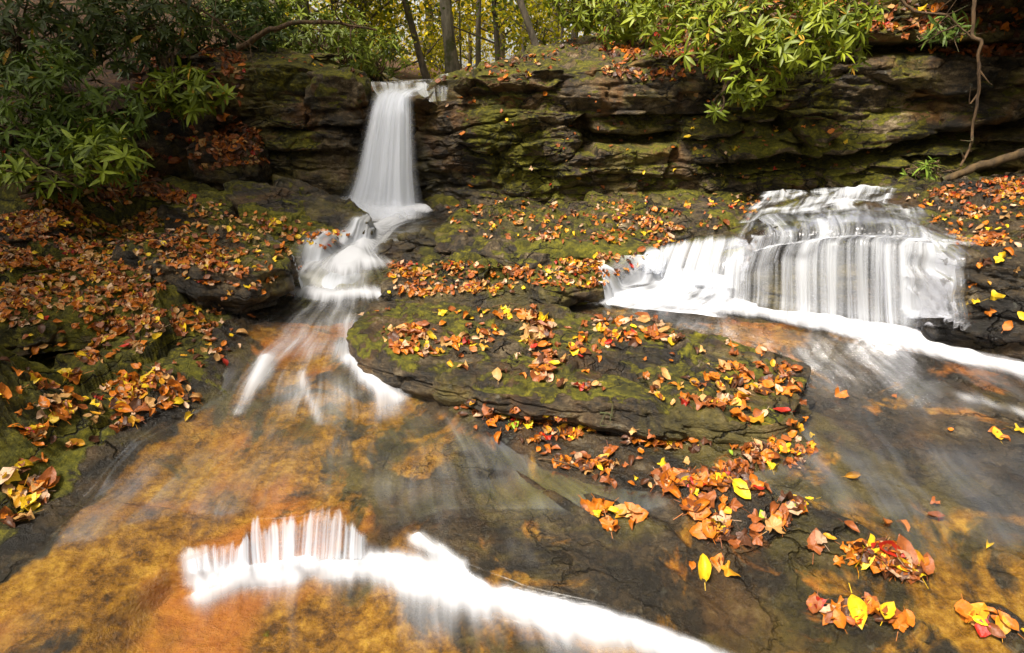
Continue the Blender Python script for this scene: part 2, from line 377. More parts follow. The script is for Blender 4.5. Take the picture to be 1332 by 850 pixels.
# the grid: fine near the camera, coarser far off
na, nr = 560, 700
az = np.linspace(R(-58), R(58), na); rr_ = np.exp(np.linspace(math.log(.9), math.log(9.2), nr))
RR, AZ = np.meshgrid(rr_, az, indexing='ij'); GX = RR * np.sin(AZ); GY = RR * np.cos(AZ)
sw, isl = ground_fields(GX, GY)
def ground_z(x, y, sw, isl):
    b = bed(x, y)
    bank = sstep(-.02, .25, -sw)                        # 1 on dry banks
    w = .05 * fbm(x * 2.1, y * 2.1, 3., 4)
    # terraces of thin rock beds, dipping a little
    k = .055; q = (b + w * 1.1 + .05 * x - .02 * y + .02 * fbm(x * 5, y * 5, 9., 3)) / k
    f = q - np.floor(q); ter = (np.floor(q) + sstep(.55, .95, f) - q) * k
    amp = .14 + .7 * bank + .25 * sstep(0, .05, isl)
    z = b + w * (.12 + .88 * bank) + ter * amp
    fo, fe = facet((x + .1 * w * 20) / .42, (y + .06 * fbm(x * 3, y * 3, 2., 2)) / .3, 0, 4, 1., True)
    z += (fo * .14 - fe * .03) * (.12 + .88 * bank)
    z += .012 * fbm(x * 7, y * 7, 1., 4) * (.45 + bank) + .003 * fbm(x * 40, y * 40, 2., 3)
    al_ = x * .79 - y * .62; ac_ = x * .62 + y * .79; rg = 1 - np.abs(perlin(ac_ * 6 + .3 * w * 20, al_ * 1.1, 3.)) * 2.2
    z += (.020 * rg + .008 * (1 - np.abs(perlin(ac_ * 17, al_ * 2.5, 8.)) * 2)) * sstep(-.1, .5, x + .3 * (2.6 - y)) * sstep(-.05, .1, sw) - .006
    z += .05 * sstep(-.03, .12, -sw) + .042 * sstep(-.04, .06, isl)
    z -= .014 * sstep(0, .1, sw) * (1 - sstep(-.04, .04, isl))
    return z
GZ = ground_z(GX, GY, sw, isl)
gpx, gpy, _ = project(np.stack([GX, GY, GZ], -1))
moss = np.clip(.5 + .45 * sstep(0, .5, -sw) * (GX < .5), 0, 1) * (sstep(.0, .18, -sw)) + .12
moss += .25 * np.exp(-(((gpx - 90) / 170)**2 + ((gpy - 440) / 110)**2))
moss *= 1 - sstep(0, .06, sw)
moss *= 1 - .45 * sstep(-.2, .1, -np.abs(sw)) 
wet = np.clip(.35 + .65 * sstep(-.45, -.05, sw), 0, 1)
alg = np.clip(.56 * sstep(.0, .1, sw) , 0, 1)
alg += .35 * np.exp(-(((gpx - 250) / 260)**2 + ((gpy - 760) / 200)**2)) - .45 * np.exp(-(((gpx - 650) / 210)**2 + ((gpy - 670) / 85)**2))
alg -= .4 * np.exp(-(((gpx - 1230) / 190)**2 + ((gpy - 570) / 110)**2)) + .25 * np.exp(-(((gpx - 900) / 120)**2 + ((gpy - 790) / 60)**2))
alg += -.25 * sstep(-.03, .05, isl) + .1 * np.exp(-(((gpx - 1250) / 150)**2 + ((gpy - 760) / 60)**2))
alg = np.where(sw < -.05, 0, alg) * (1 - .5 * (gpy < 420))
GV = np.stack([GX, GY, GZ], -1).reshape(-1, 3); GFc = gridF(nr, na)[:, ::-1]
ground = mk('streambed', GV, GFc, ROCK, attrs={'zone': np.stack([moss, wet, np.clip(alg, 0, 1)], -1).reshape(-1, 3)})
tag(ground, kind='structure')

solids = [(GV, GFc)]      # what leaves can lie on

# ------------------------------------------------------------------ rocks
def blocks(x, y, z, th=.12, ln=.5, seed=0):
    """bedded, jointed relief: each block sits a little further out or in than the next, with open seams"""
    q = (z + .05 * fbm(x * 1.3, y * 1.3, z * 1.3 + seed, 3) + .07 * x) / th
    i = np.floor(q); f = q - i
    u = (x + .6 * y + .1 * fbm(x * 2, y * 2, z * 3 + 3, 2)) / ln + hash1(i, seed) * 7; j = np.floor(u); g = u - j
    off = (hash1(i, j, seed) - .5)
    seam = np.maximum(1 - sstep(0, .16, f) * sstep(0, .10, 1 - f), .55 * (1 - sstep(0, .06, g) * sstep(0, .06, 1 - g)))
    return off, seam, f
def rock(name, outline, zbot, label, cat='rock', moss=.3, wetv=.4, alg=0., crown=.0, rnd=.04, rough=.03, ter=.02, thk=.1, side=.05, under=.0,
         n=260, m1=64, m2=34, mat=None, leaf=True, group=None, seed=None, edgen=.03, slope=0., fs=.34, sidek=.25):
    seed = seed if seed is not None else (hash(label) % 97 if False else sum(map(ord, label)) % 97)
    O = crom(outline, n, True); C = O.mean(0); C[2] += crown
    rad = O[:, :2] - C[:2]; L = np.linalg.norm(rad, axis=1, keepdims=True); out = rad / np.maximum(L, 1e-6)
    e = edgen * fbm(O[:, 0] * 5, O[:, 1] * 5, seed * 3.1, 4); O = O.copy(); O[:, :2] += out * e[:, None]
    r = np.linspace(0, 1, m1)**.8
    P = C[None, None] + (O - C)[None] * r[:, None, None]
    zl = C[2] + (O[:, 2] - C[2])[None] * (r**1.3)[:, None]
    size = L.mean()
    edge = ((1 - r) * size)[:, None]                              # metres from the rim
    P[..., 2] = zl - rnd * np.exp(-edge / max(rnd, .01) * 1.1)
    x, y, z = P[..., 0], P[..., 1], P[..., 2]
    w = fbm(x * 2.2, y * 2.2, seed * 1.7, 4) * rough * 1.5
    if ter:
        q = (z + w * 1.2 + .09 * x - .04 * y) / ter; f = q - np.floor(q); w = w + (np.floor(q) + sstep(.6, .95, f) - q) * ter * .9
    w = w + rough * .35 * fbm(x * 8, y * 8, seed, 4)
    fo, fe = facet(x / fs + w * 2, y / (fs * .6) + w, 0, seed, 1., True); w = w + (fo * 1.3 - fe * .45) * rough
    P[..., 2] += w * sstep(0, rnd * 2 + .01, edge + .02)
    zt = P[-1, :, 2]
    v = np.linspace(0, 1, m2 + 1)[1:]
    zb = np.full(n, zbot) if np.isscalar(zbot) else zbot
    S = np.zeros((m2, n, 3)); S[..., 2] = zt[None] + (zb - zt)[None] * v[:, None]
    bul = side * np.sin(np.clip(v * 1.6, 0, 1) * math.pi / 2) - under * sstep(.45, 1., v) + slope * v
    S[..., :2] = O[None, :, :2] + out[None] * bul[:, None, None]
    off, seam, f = blocks(S[..., 0], S[..., 1], S[..., 2], thk, .5, seed)
    fo, fe = facet(S[..., 0] / fs + .2 * S[..., 2], S[..., 1] / fs, S[..., 2] / (fs * .38) + .3 * S[..., 0], seed, .9)
    dd = (fo * side * 1.6 - fe * side * .5 + off * side * .35 - seam * side * .35 + rough * .9 * fbm(S[..., 0] * 4, S[..., 1] * 4, S[..., 2] * 7 + seed, 4)) * sstep(0, .18, v)[:, None]
    S[..., :2] += out[None] * dd[..., None]
    V = np.concatenate([P.reshape(-1, 3), S.reshape(-1, 3)]); F = gridF(m1 + m2, n, True)
    vs = np.concatenate([np.zeros(m1), v]); vs = np.repeat(vs, n)
    ms = np.clip(moss * (1 - sidek * sstep(0, .5, vs)) + .12 * (vs == 0), 0, 1)
    z3 = np.stack([ms, np.full(len(V), wetv) + .35 * sstep(.3, 1, vs), np.full(len(V), alg)], -1)
    base = np.array([C[0], C[1], float(np.min(zb))])
    o = mk(name, V, F, mat or ROCK, attrs={'zone': np.clip(z3, 0, 1)}, loc=base)
    tag(o, label, cat, group)
    if leaf: solids.append((V, F))
    return o
def ZO(l): return [PZ(*q) for q in l]
def YO(l): return [PY(*q) for q in l]
C0 = lambda px, py, r, z, k=7, fy=.7, s=0: [tuple(PZ(px, py, z) + np.array([math.cos(a) * r * (1 + .35 * (hash1(i, s, px) - .5)), math.sin(a) * r * fy * (1 + .35 * (hash1(i, s + 5, px) - .5)), 0])) for i, a in enumerate(np.arange(k) / k * 2 * math.pi)]

rock('flat_boulder', ZO([(453,428,.36),(470,458,.35),(540,480,.34),(620,497,.34),(700,508,.335),(790,522,.33),(880,537,.32),(960,547,.31),(1030,535,.31),(1050,500,.32),(1056,472,.34),(1000,450,.36),(930,432,.38),(850,416,.40),(740,403,.43),(620,396,.43),(530,390,.43),(480,392,.42)]),
       .12, 'long flat mossy boulder strewn with orange leaves in the middle of the stream', 'boulder', moss=.30, wetv=.7, rnd=.028, rough=.032, ter=.03, thk=.07, side=.03, under=.09, sidek=.8, n=420, m1=110, m2=50, edgen=.04)
# right ledge that carries the wide fall
rock('fall_ledge', ZO([(925,340,.55),(1000,318,.76),(1080,308,.84),(1150,308,.85),(1205,318,.84),(1243,328,.85),(1300,322,.88),(1400,330,.9),(1600,340,.95),(1650,240,1.2),(1400,216,1.15),(1300,222,1.08),(1180,240,.98),(1050,247,.9),(960,262,.82),(890,282,.70),(870,318,.58)]),
     .15, 'dark wet ledge under the wide curtain fall with leaves along its right shelf', 'rock ledge', moss=.22, wetv=.85, rnd=.06, rough=.035, ter=.03, thk=.13, side=.05, n=420, m1=100, m2=60, slope=.02, mat=ROCK)
rock('dome_rock', ZO([(972,306,.82),(990,300,.86),(1080,298,.885),(1160,300,.89),(1205,306,.88),(1190,288,.93),(1140,275,.95),(1060,274,.93),(980,282,.88)]),
     .5, 'smooth dark dome of rock at the lip of the wide curtain fall', 'rock', moss=.0, wetv=1., rnd=.04, rough=.015, ter=0, crown=.05, side=.02, n=160, m1=40, mat=ROCKD)
rock('step_rock', ZO([(725,388,.33),(780,356,.40),(850,342,.46),(930,342,.50),(975,358,.49),(985,390,.35),(930,406,.30),(830,402,.29)]),
     .2, 'low dark step rock under the slanting cascade left of the curtain fall', 'rock', moss=.05, wetv=1., rnd=.06, rough=.03, ter=.05, side=.04, n=200, mat=ROCKD)
# centre ledges
rock('ledge_rock', ZO([(562,300,.66),(590,318,.63),(650,325,.62),(690,338,.6),(720,330,.61),(800,328,.62),(845,325,.64),(880,300,.71),(960,285,.78),(1005,272,.84),(1000,258,.86),(900,250,.84),(780,255,.8),(680,262,.77),(600,272,.73)]),
     .35, 'broad mossy ledge scattered with leaves between the two falls', 'rock ledge', moss=.36, wetv=.4, rnd=.05, rough=.05, ter=.06, thk=.09, side=.05, under=.07, n=380, m1=90, m2=44, edgen=.05)
rock('mossy_rock', ZO([(675,302,.68),(730,297,.69),(800,300,.69),(860,318,.66),(850,332,.63),(790,330,.64),(740,322,.65),(690,320,.65)]),
     .45, 'olive mossy hump of rock on the front edge of the broad ledge', 'rock', moss=.75, wetv=.3, rnd=.05, rough=.03, ter=.0, side=.04, under=.07, n=180)
rock('mossy_rock', ZO([(690,345,.58),(720,338,.6),(775,336,.6),(800,344,.58),(775,360,.54),(730,370,.53),(694,362,.55)]),
     .36, 'mossy wedge rock with a leaf pile beside the slanting cascade', 'rock', moss=.55, wetv=.4, rnd=.04, rough=.03, ter=.03, side=.03, n=160)
rock('low_shelf', ZO([(503,345,.5),(560,340,.52),(640,345,.52),(700,352,.52),(780,352,.5),(795,370,.46),(720,385,.42),(640,390,.41),(560,388,.41),(505,384,.42),(495,365,.46)]),
     .3, 'low stepped shelf of wet rock covered in leaves behind the flat boulder', 'rock ledge', moss=.28, wetv=.75, rnd=.03, rough=.04, ter=.045, side=.03, n=260, m1=70)
for px, py, r, z, lab, mo in [(515,312,.14,.62,'wet dark rock at the foot of the tall fall beside the stream bend',.05),(543,300,.17,.66,'layered wet rock just right of the stream bend below the tall fall',.1),
      (578,262,.10,.72,'small black wet rock at the right foot of the tall fall',.0),(535,325,.1,.58,'round grey rock at the left end of the broad ledge',.1),(630,338,.12,.6,'bright green mossy stone tucked under the broad ledge',.85),
      (578,330,.13,.57,'mossy stone below the left corner of the broad ledge',.6),(512,372,.08,.47,'small black rock where the low shelf meets the left cascade',.1),(580,375,.07,.45,'little mossy stone on the low leafy shelf',.7)]:
    rock('stone', C0(px, py, r, z, s=px), z - .25, lab, 'rock', moss=mo, wetv=.8, rnd=.05, rough=.05, ter=.03, side=.03, n=90, m1=24, m2=16)
# left bank rocks
rock('bank_ledge', ZO([(150,312,.78),(215,336,.74),(280,347,.71),(335,349,.69),(374,336,.68),(368,318,.70),(330,302,.74),(260,295,.78),(190,297,.79)]),
     .38, 'dark overhanging ledge with mossy top on the leaf covered left bank', 'rock ledge', moss=.35, wetv=.45, rnd=.04, rough=.04, ter=.04, side=.03, under=.14, n=260, m1=60, edgen=.05, sidek=.7)
def slabrock(pts, zb, lab, **k):
    d = dict(moss=.4, wetv=.5, rnd=.03, rough=.04, ter=.03, side=.04, under=.03, n=180, m1=44, m2=24, edgen=.05); d.update(k)
    return rock('slab_rock', ZO(pts), zb, lab, 'rock', **d)
slabrock([(355,222,1.02),(390,230,.98),(440,252,.88),(478,272,.78),(480,285,.74),(440,282,.76),(400,262,.84),(360,245,.93)], .55, 'grey leaning slab beside the foot of the tall fall', moss=.2, wetv=.8)
slabrock([(290,235,1.0),(330,232,1.0),(380,245,.93),(430,265,.82),(470,285,.73),(470,292,.7),(420,285,.74),(360,268,.82),(300,258,.88)], .55, 'long thin overlapping slab pointing at the foot of the tall fall', moss=.25, wetv=.75)
slabrock([(310,262,.87),(345,255,.88),(390,272,.8),(440,292,.7),(455,302,.66),(400,303,.66),(340,295,.7),(312,282,.76)], .5, 'bright green mossy block under the thin overlapping slab', moss=.8)
slabrock([(250,245,.95),(290,250,.92),(300,270,.85),(270,272,.85),(245,262,.89)], .6, 'small pointed mossy stone on the upper left bank', moss=.6)
slabrock([(205,262,.9),(250,266,.87),(310,285,.76),(340,305,.68),(290,300,.7),(220,280,.79)], .6, 'narrow mossy slab lying in leaves on the upper left bank', moss=.45)
slabrock([(365,305,.68),(420,300,.68),(440,306,.66),(420,322,.6),(385,328,.58),(355,318,.62)], .4, 'wet stone at the leaf drift left of the stream bend', moss=.3, wetv=.8)
slabrock([(-60,290,.85),(0,275,.9),(60,270,.9),(78,282,.86),(50,300,.8),(-20,308,.78)], .6, 'black rock half buried in leaves at the left edge', moss=.1)
slabrock([(-50,395,.62),(40,378,.63),(130,385,.6),(135,402,.56),(60,412,.55),(-50,420,.56)], .35, 'low green mossy hump among leaves on the left bank', moss=.85, ter=0, rnd=.06, under=0)
slabrock([(100,345,.68),(150,335,.68),(190,350,.64),(180,370,.6),(120,368,.62)], .4, 'rounded mossy cushion among leaves below the bush', moss=.8, ter=0, under=0)

# ------------------------------------------------------------------ rock faces
def cliff(name, base, label, cracks=(), nu=520, nv=300, moss=.4, wetv=.3, relief=.16, th=.26, ln=.9, seed=1, mat=None, roll=1.2, mossf=None, wetf=None, thick=None, tilt=0., cat='rock face'):
    """base: (px, py, Y, zbottom, ztop, lean). A bedded face; its top rolls back into the hill."""
    B = []
    for px, py, Y, zb, zt, lean in base:
        p = PY(px, py, Y); B.append([p[0], p[1], zb, zt, lean])
    B = crom(B, nu); 
    t = np.gradient(B[:, :2], axis=0); t /= np.linalg.norm(t, axis=1, keepdims=True); nrm = np.stack([t[:, 1], -t[:, 0]], 1)
    s = np.concatenate([[0], np.cumsum(np.linalg.norm(np.diff(B[:, :2], axis=0), axis=1))])
    v = np.linspace(0, 1, nv)[:, None]
    X = B[None, :, 0] + 0 * v; Y = B[None, :, 1] + 0 * v; Z = B[None, :, 2] + (B[None, :, 3] - B[None, :, 2]) * v
    back = B[None, :, 4] * v
    X = X - nrm[None, :, 0] * back; Y = Y - nrm[None, :, 1] * back
    S = np.broadcast_to(s[None], X.shape)
    off, seam, f = blocks(S, 0 * S, Z + tilt * S, th, ln, seed)
    off2, seam2, f2 = blocks(S + 3, 0 * S, Z + tilt * S, th * .36, ln * .45, seed + 3)
    big = fbm(S * 1.1, Z * 1.6, seed * 2.3, 3)
    wx = .12 * fbm(S * 1.7, Z * 2.2, seed, 4); wz = .05 * fbm(S * 2.3, Z * 3, seed + 2, 4)
    a1, e1 = facet((S + wx) / .85, 0, (Z + tilt * S + wz) / .34, seed, 1.1); a2, e2 = facet((S - wx) / .33, .5, (Z + tilt * S + wz) / .12, seed + 2, 1.2)
    msk = sstep(-.15, .25, fbm(S * 1.3, Z * 1.9, seed + 7, 3))
    D = relief * (1.25 * a1 + .5 * big - .22 * e1 + (.30 * a2 - .08 * e2) * (.25 + msk) + .25 * off - .12 * seam)
    a3, e3 = facet((S + wx) / .13, .5, (Z + tilt * S + wz) / .05, seed + 5, 1.2); D += relief * (.07 * a3 - .02 * e3) * (.4 + msk)
    D += relief * .25 * (sstep(0, 1, f) - .5) * (.5 + big)          # each bed overhangs the one below
    D += .035 * fbm(S * 3.5, Z * 7, seed, 5) + .008 * fbm(S * 16, Z * 24, seed, 3)
    for line, depth, wd, lip in cracks:
        L = []
        for px, py in line:
            Yc = 6.
            for _ in range(6):
                p = PY(px, py, Yc); k = np.argmin(np.abs(B[:, 0] - p[0])); h = np.clip((p[2] - B[k, 2]) / max(B[k, 3] - B[k, 2], .1), 0, 1); Yc = B[k, 1] - nrm[k, 1] * B[k, 4] * h
            L.append([s[k], p[2]])
        d, sd, pr = pdist(S, Z, L); dj = d + .03 * fbm(S * 5, Z * 5, 7., 3)
        taper = sstep(0, .12, pr) * sstep(0, .12, 1 - pr)
        up = sd > 0
        prof = np.where(up, np.exp(-(np.maximum(dj, 0) / (wd * .45))**4), np.exp(-(np.maximum(dj, 0) / (wd * 1.6))**2))
        D = D - depth * prof * taper + lip * np.where(up, np.exp(-((dj - wd * 1.6) / (wd * 1.3))**2), 0) * taper
    X = X + nrm[None, :, 0] * D; Y = Y + nrm[None, :, 1] * D
    Z = Z + .3 * D * sstep(.7, 1, v)
    # roll back
    m = 40; w = np.linspace(0, 1, m + 1)[1:, None]
    Xr = X[-1][None] - nrm[None, :, 0] * roll * w; Yr = Y[-1][None] - nrm[None, :, 1] * roll * w
    Zr = Z[-1][None] + .04 * sstep(0, .3, w) + .12 * w + .05 * fbm(Xr * 2, Yr * 2, 3., 4) * sstep(0, .2, w)
    V = np.stack([np.concatenate([X, Xr]), np.concatenate([Y, Yr]), np.concatenate([Z, Zr])], -1)
    F = gridF(nv + m, nu)[:, ::-1]
    px, py, _ = project(V)
    ms = np.full(px.shape, moss) if mossf is None else mossf(px, py, V)
    wt = np.full(px.shape, wetv) if wetf is None else wetf(px, py, V)
    z3 = np.clip(np.stack([ms, wt, np.zeros_like(ms)], -1), 0, 1).reshape(-1, 3)
    mid = V[0, nu // 2]
    o = mk(name, V.reshape(-1, 3), F, mat or ROCKB, attrs={'zone': z3}, loc=mid); tag(o, label, cat)
    solids.append((V.reshape(-1, 3), F)); return o
def gss(px, py, cx, cy, sx, sy): return np.exp(-(((px - cx) / sx)**2 + ((py - cy) / sy)**2))
# right wall
cliff('rock_face', [(528,275,6.75,.4,1.62,.12),(565,272,6.65,.4,1.645,.12),(588,270,6.55,.4,1.70,.12),(606,268,6.5,.4,1.84,.15),(680,262,6.4,.4,1.87,.15),(770,255,6.55,.4,1.92,.2),(860,250,6.6,.4,2.02,.3),(960,248,6.5,.4,2.15,.35),(1060,245,6.4,.5,2.35,.4),(1160,240,6.35,.5,2.6,.3),(1260,225,6.25,.6,2.8,.2),(1350,220,6.1,.6,3.0,.2),(1500,220,5.6,.6,3.1,.2),(1800,220,4.4,.6,3.2,.2)],
      'long bedded rock wall with mossy patches running right from the tall fall',
      cracks=[([(895,222),(960,214),(1020,205),(1060,211),(1130,200),(1200,183),(1270,170),(1380,150)], .42, .06, .12),
              ([(1010,150),(1035,175),(1060,200)], .3, .05, .05), ([(880,142),(950,160),(1010,160),(1080,152)], .12, .03, .05),
              ([(1170,205),(1230,205),(1300,190),(1350,185)], .24, .035, .06), ([(760,150),(775,175),(770,205)], .3, .07, .0), ([(772,175),(830,182),(885,172)], .3, .045, .07),
              ([(590,121),(650,116),(720,116),(770,108)], .1, .02, .05), ([(640,190),(650,215),(640,235)], .1, .03, 0), ([(1040,62),(1140,60),(1240,58),(1360,52)], .26, .04, .08),
              ([(820,125),(900,128),(960,120),(1040,118)], .08, .02, .04), ([(1090,235),(1140,220),(1180,222)], .1, .03, .03), ([(700,235),(790,225),(880,235)], .06, .02, .03),
              ([(1180,130),(1260,125),(1350,110)], .1, .025, .05)],
      mossf=lambda px, py, V: .47 + .5 * gss(px, py, 645, 170, 45, 45) + .45 * gss(px, py, 690, 225, 50, 25) + .28 * gss(px, py, 960, 140, 170, 50) + .25 * gss(px, py, 1060, 200, 150, 40) - .5 * gss(px, py, 565, 200, 40, 80) - .15 * gss(px, py, 1290, 120, 90, 80),
      wetf=lambda px, py, V: .25 + .6 * gss(px, py, 565, 190, 50, 90) + .4 * gss(px, py, 700, 250, 300, 25), seed=5, relief=.17, nu=760, nv=320, tilt=-.06)
# upper slab steps on the wall, left end
rock('top_slab', YO([(560,104,7.0),(590,96,7.0),(700,100,6.75),(800,98,6.7),(905,88,6.8),(960,80,7.2),(900,62,8.2),(780,50,9.),(700,62,8.6),(630,80,7.9),(590,90,7.4)]),
     1.5, 'long sloping slab with bare grey top capping the left end of the wall', 'rock ledge', moss=.4, wetv=.25, rnd=.05, rough=.05, ter=.07, thk=.1, side=.06, under=.05, n=300, m1=70, m2=24, mat=ROCKB)
rock('top_slab', YO([(660,88,7.5),(720,82,7.3),(800,80,7.2),(900,70,7.4),(940,55,8.2),(860,42,9.2),(770,40,9.5),(700,60,8.6)]),
     1.7, 'upper overhanging slab below the trees with leaves on its back', 'rock ledge', moss=.35, wetv=.2, rnd=.05, rough=.05, ter=.07, side=.06, under=.15, n=240, m1=60, m2=24, mat=ROCKB)
rock('lip_stone', YO([(565,99,7.2),(584,103,7.1),(612,104,7.0),(640,98,7.0),(620,90,7.4),(580,92,7.5)]), 1.4, 'mossy stone on the right lip of the tall fall', 'rock', moss=.75, rnd=.05, rough=.03, ter=0, n=120, m1=30, m2=14, mat=ROCKB)
# left of the tall fall: mossy blocks
cliff('rock_face', [(150,240,7.6,.5,2.1,.3),(240,240,7.3,.5,2.05,.2),(305,235,7.1,.5,1.98,.1),(350,232,6.85,.5,1.98,.05),(400,235,6.8,.5,1.96,.08),(450,240,6.85,.5,1.86,.1),(482,250,6.95,.4,1.68,.1),(520,262,7.2,.4,1.6,.15),(560,268,7.25,.4,1.66,.1)],
      'green mossy blocks of rock left of the tall fall',
      cracks=[([(400,128),(440,126),(490,122)], .3, .045, .04), ([(330,165),(380,170),(430,164),(485,168)], .14, .025, .04), ([(400,150),(395,170)], .08, .02, 0), ([(335,195),(390,200),(440,196),(480,200)], .14, .03, .05), ([(318,90),(322,150),(318,215)], .2, .04, 0)],
      mossf=lambda px, py, V: .35 + .5 * gss(px, py, 365, 110, 55, 30) + .4 * gss(px, py, 420, 95, 60, 20) + .35 * gss(px, py, 375, 185, 40, 20) - .35 * gss(px, py, 460, 180, 25, 60) - .25 * gss(px, py, 250, 150, 60, 90),
      wetf=lambda px, py, V: .25 + .6 * gss(px, py, 490, 180, 40, 90), seed=9, relief=.13, th=.3, ln=.55, nu=380, nv=260)
rock('corner_boulder', YO([(178,245,6.9),(205,248,6.6),(250,245,6.6),(290,240,6.7),(300,238,7.1),(250,225,7.6),(190,228,7.5)]),
     .6, 'x', 'boulder') if False else None
def boulder(name, c, rad, label, moss=.4, wetv=.3, seed=0, n=150, rough=.12, mat=None, cat='boulder'):
    th = np.linspace(0, math.pi, n // 2)[:, None]; ph = (np.arange(n) / n * 2 * math.pi)[None]
    d = np.stack([np.sin(th) * np.cos(ph), np.sin(th) * np.sin(ph), np.cos(th) + 0 * ph], -1)
    q = np.sign(d) * np.abs(d)**.72; q /= np.abs(q).max(-1, keepdims=True)**.25
    P = q * np.array(rad)
    P = P * (1 + rough * 1.6 * fbm(d[..., 0] * 1.3, d[..., 1] * 1.3, d[..., 2] * 1.3 + seed, 5))[..., None] + np.array(c)
    off, seam, f = blocks(P[..., 0], P[..., 1], P[..., 2], .22, .6, seed); P[..., :2] += d[..., :2] * ((off * .08 - seam * .05) * min(rad[:2]))[..., None]
    z3 = np.stack([np.full(P.shape[:2], v) for v in (moss, wetv, 0)], -1).reshape(-1, 3)
    F = gridF(n // 2, n, True)
    base = np.array([c[0], c[1], c[2] - rad[2]])
    o = mk(name, P.reshape(-1, 3), F, mat or ROCKB, attrs={'zone': z3}, loc=base); tag(o, label, cat); solids.append((P.reshape(-1, 3), F)); return o
c = PY(235, 190, 7.1); boulder('dark_boulder', c, (.42, .4, .62), 'tall shaded boulder with yellow moss behind the left bush', moss=.45, seed=3)
c = PY(300, 215, 6.7); boulder('leafy_boulder', c, (.33, .3, .26), 'boulder crowned with a heap of brown leaves left of the mossy blocks', moss=.3, seed=8)
c = PY(440, 118, 7.2); boulder('cap_boulder', c, (.30, .35, .2), 'rounded mossy boulder beside the lip of the tall fall', moss=.55, seed=12)
c = PY(110, 190, 7.9); boulder('dark_boulder', c, (.7, .5, .8), 'dark boulder deep in the shade behind the left bush', moss=.2, seed=22)

# ------------------------------------------------------------------ hillsides behind
hp = [(-12,6,4.5),(-7,5.5,2.4),(-4.5,6.2,1.5),(-4,8,2.3),(-2.6,8,1.85),(-1.3,7.9,1.7),(-.9,7.6,1.55),(-.2,7.7,1.55),(-.8,9,1.62),(-.6,12,1.7),(0,16,1.8),(.4,7.9,1.75),(1,8.2,1.95),(2,7.6,2.15),(3,7.2,2.5),(4,6.9,2.9),(5,6.5,3.1),(7,5,3.4),
      (2,9.5,2.7),(4,9,3.6),(8,8,5.2),(3,14,3.6),(8,14,6.),(-3,10,2.1),(-1.8,9.5,1.7),(-6,10,4.5),(-4,15,2.6),(-12,14,7),(0,30,1.6),(-10,30,2.6),(10,30,3.4),(-18,30,6),(20,30,7),(0,50,1.5),(-30,50,8),(30,50,8),(16,10,9),(-16,10,8)]
HILL = RBF(hp, c=.5)
hx = np.linspace(-24, 24, 330); hy = 5.2 + (np.linspace(0, 1, 300)**1.8) * 46
HX, HY = np.meshgrid(hx, hy); HX = HX * (.42 + .58 * (HY - 5.2) / 46 * 1.0 + .0)
HZ = HILL(HX, HY) + .12 * fbm(HX * .9, HY * .9, 2., 5) 
keep_front = HILL(HX, HY)
sel = ((HY > 7.55) | (np.abs(HX) > 3.6))
Fh = gridF(300, 330); ok = sel.ravel()[Fh].all(1)
tH = NT('forest_floor'); ps = tH.n('ShaderNodeNewGeometry').outputs['Position']
cl = tH.ramp(tH.noise(ps, 14, 7, .75), [(.3, (.012, .008, .004)), (.5, (.07, .032, .012)), (.62, (.16, .075, .025)), (.75, (.26, .15, .06))])
b_ = tH.n('ShaderNodeBsdfPrincipled', {'Base Color': cl, 'Roughness': .8, 'Normal': tH.n('ShaderNodeBump', {'Strength': 1., 'Distance': .04, 'Height': tH.noise(ps, 22, 6, .75)}).outputs[0]})
FLOOR = tH.finish(b_.outputs[0])
hv = np.stack([HX, HY, HZ], -1).reshape(-1, 3)
hill = mk('hillside', hv, Fh[ok], FLOOR); tag(hill, kind='structure'); solids.append((hv, Fh[ok]))
print('terrain done')

# ------------------------------------------------------------------ BVH
Vc = []; Fc = []; off = 0
for V, F in solids:
    Vc.append(V); Fc.append(F + off); off += len(V)
Vc = np.concatenate(Vc); Fc = np.concatenate(Fc)
bvh = BVHTree.FromPolygons(Vc.tolist(), Fc.tolist()); del Vc, Fc
def camhit(px, py):
    d = Vector(ray(px, py)).normalized(); r = bvh.ray_cast(Vector((0, 0, H)), d, 60)
    return r if r[0] is not None else None

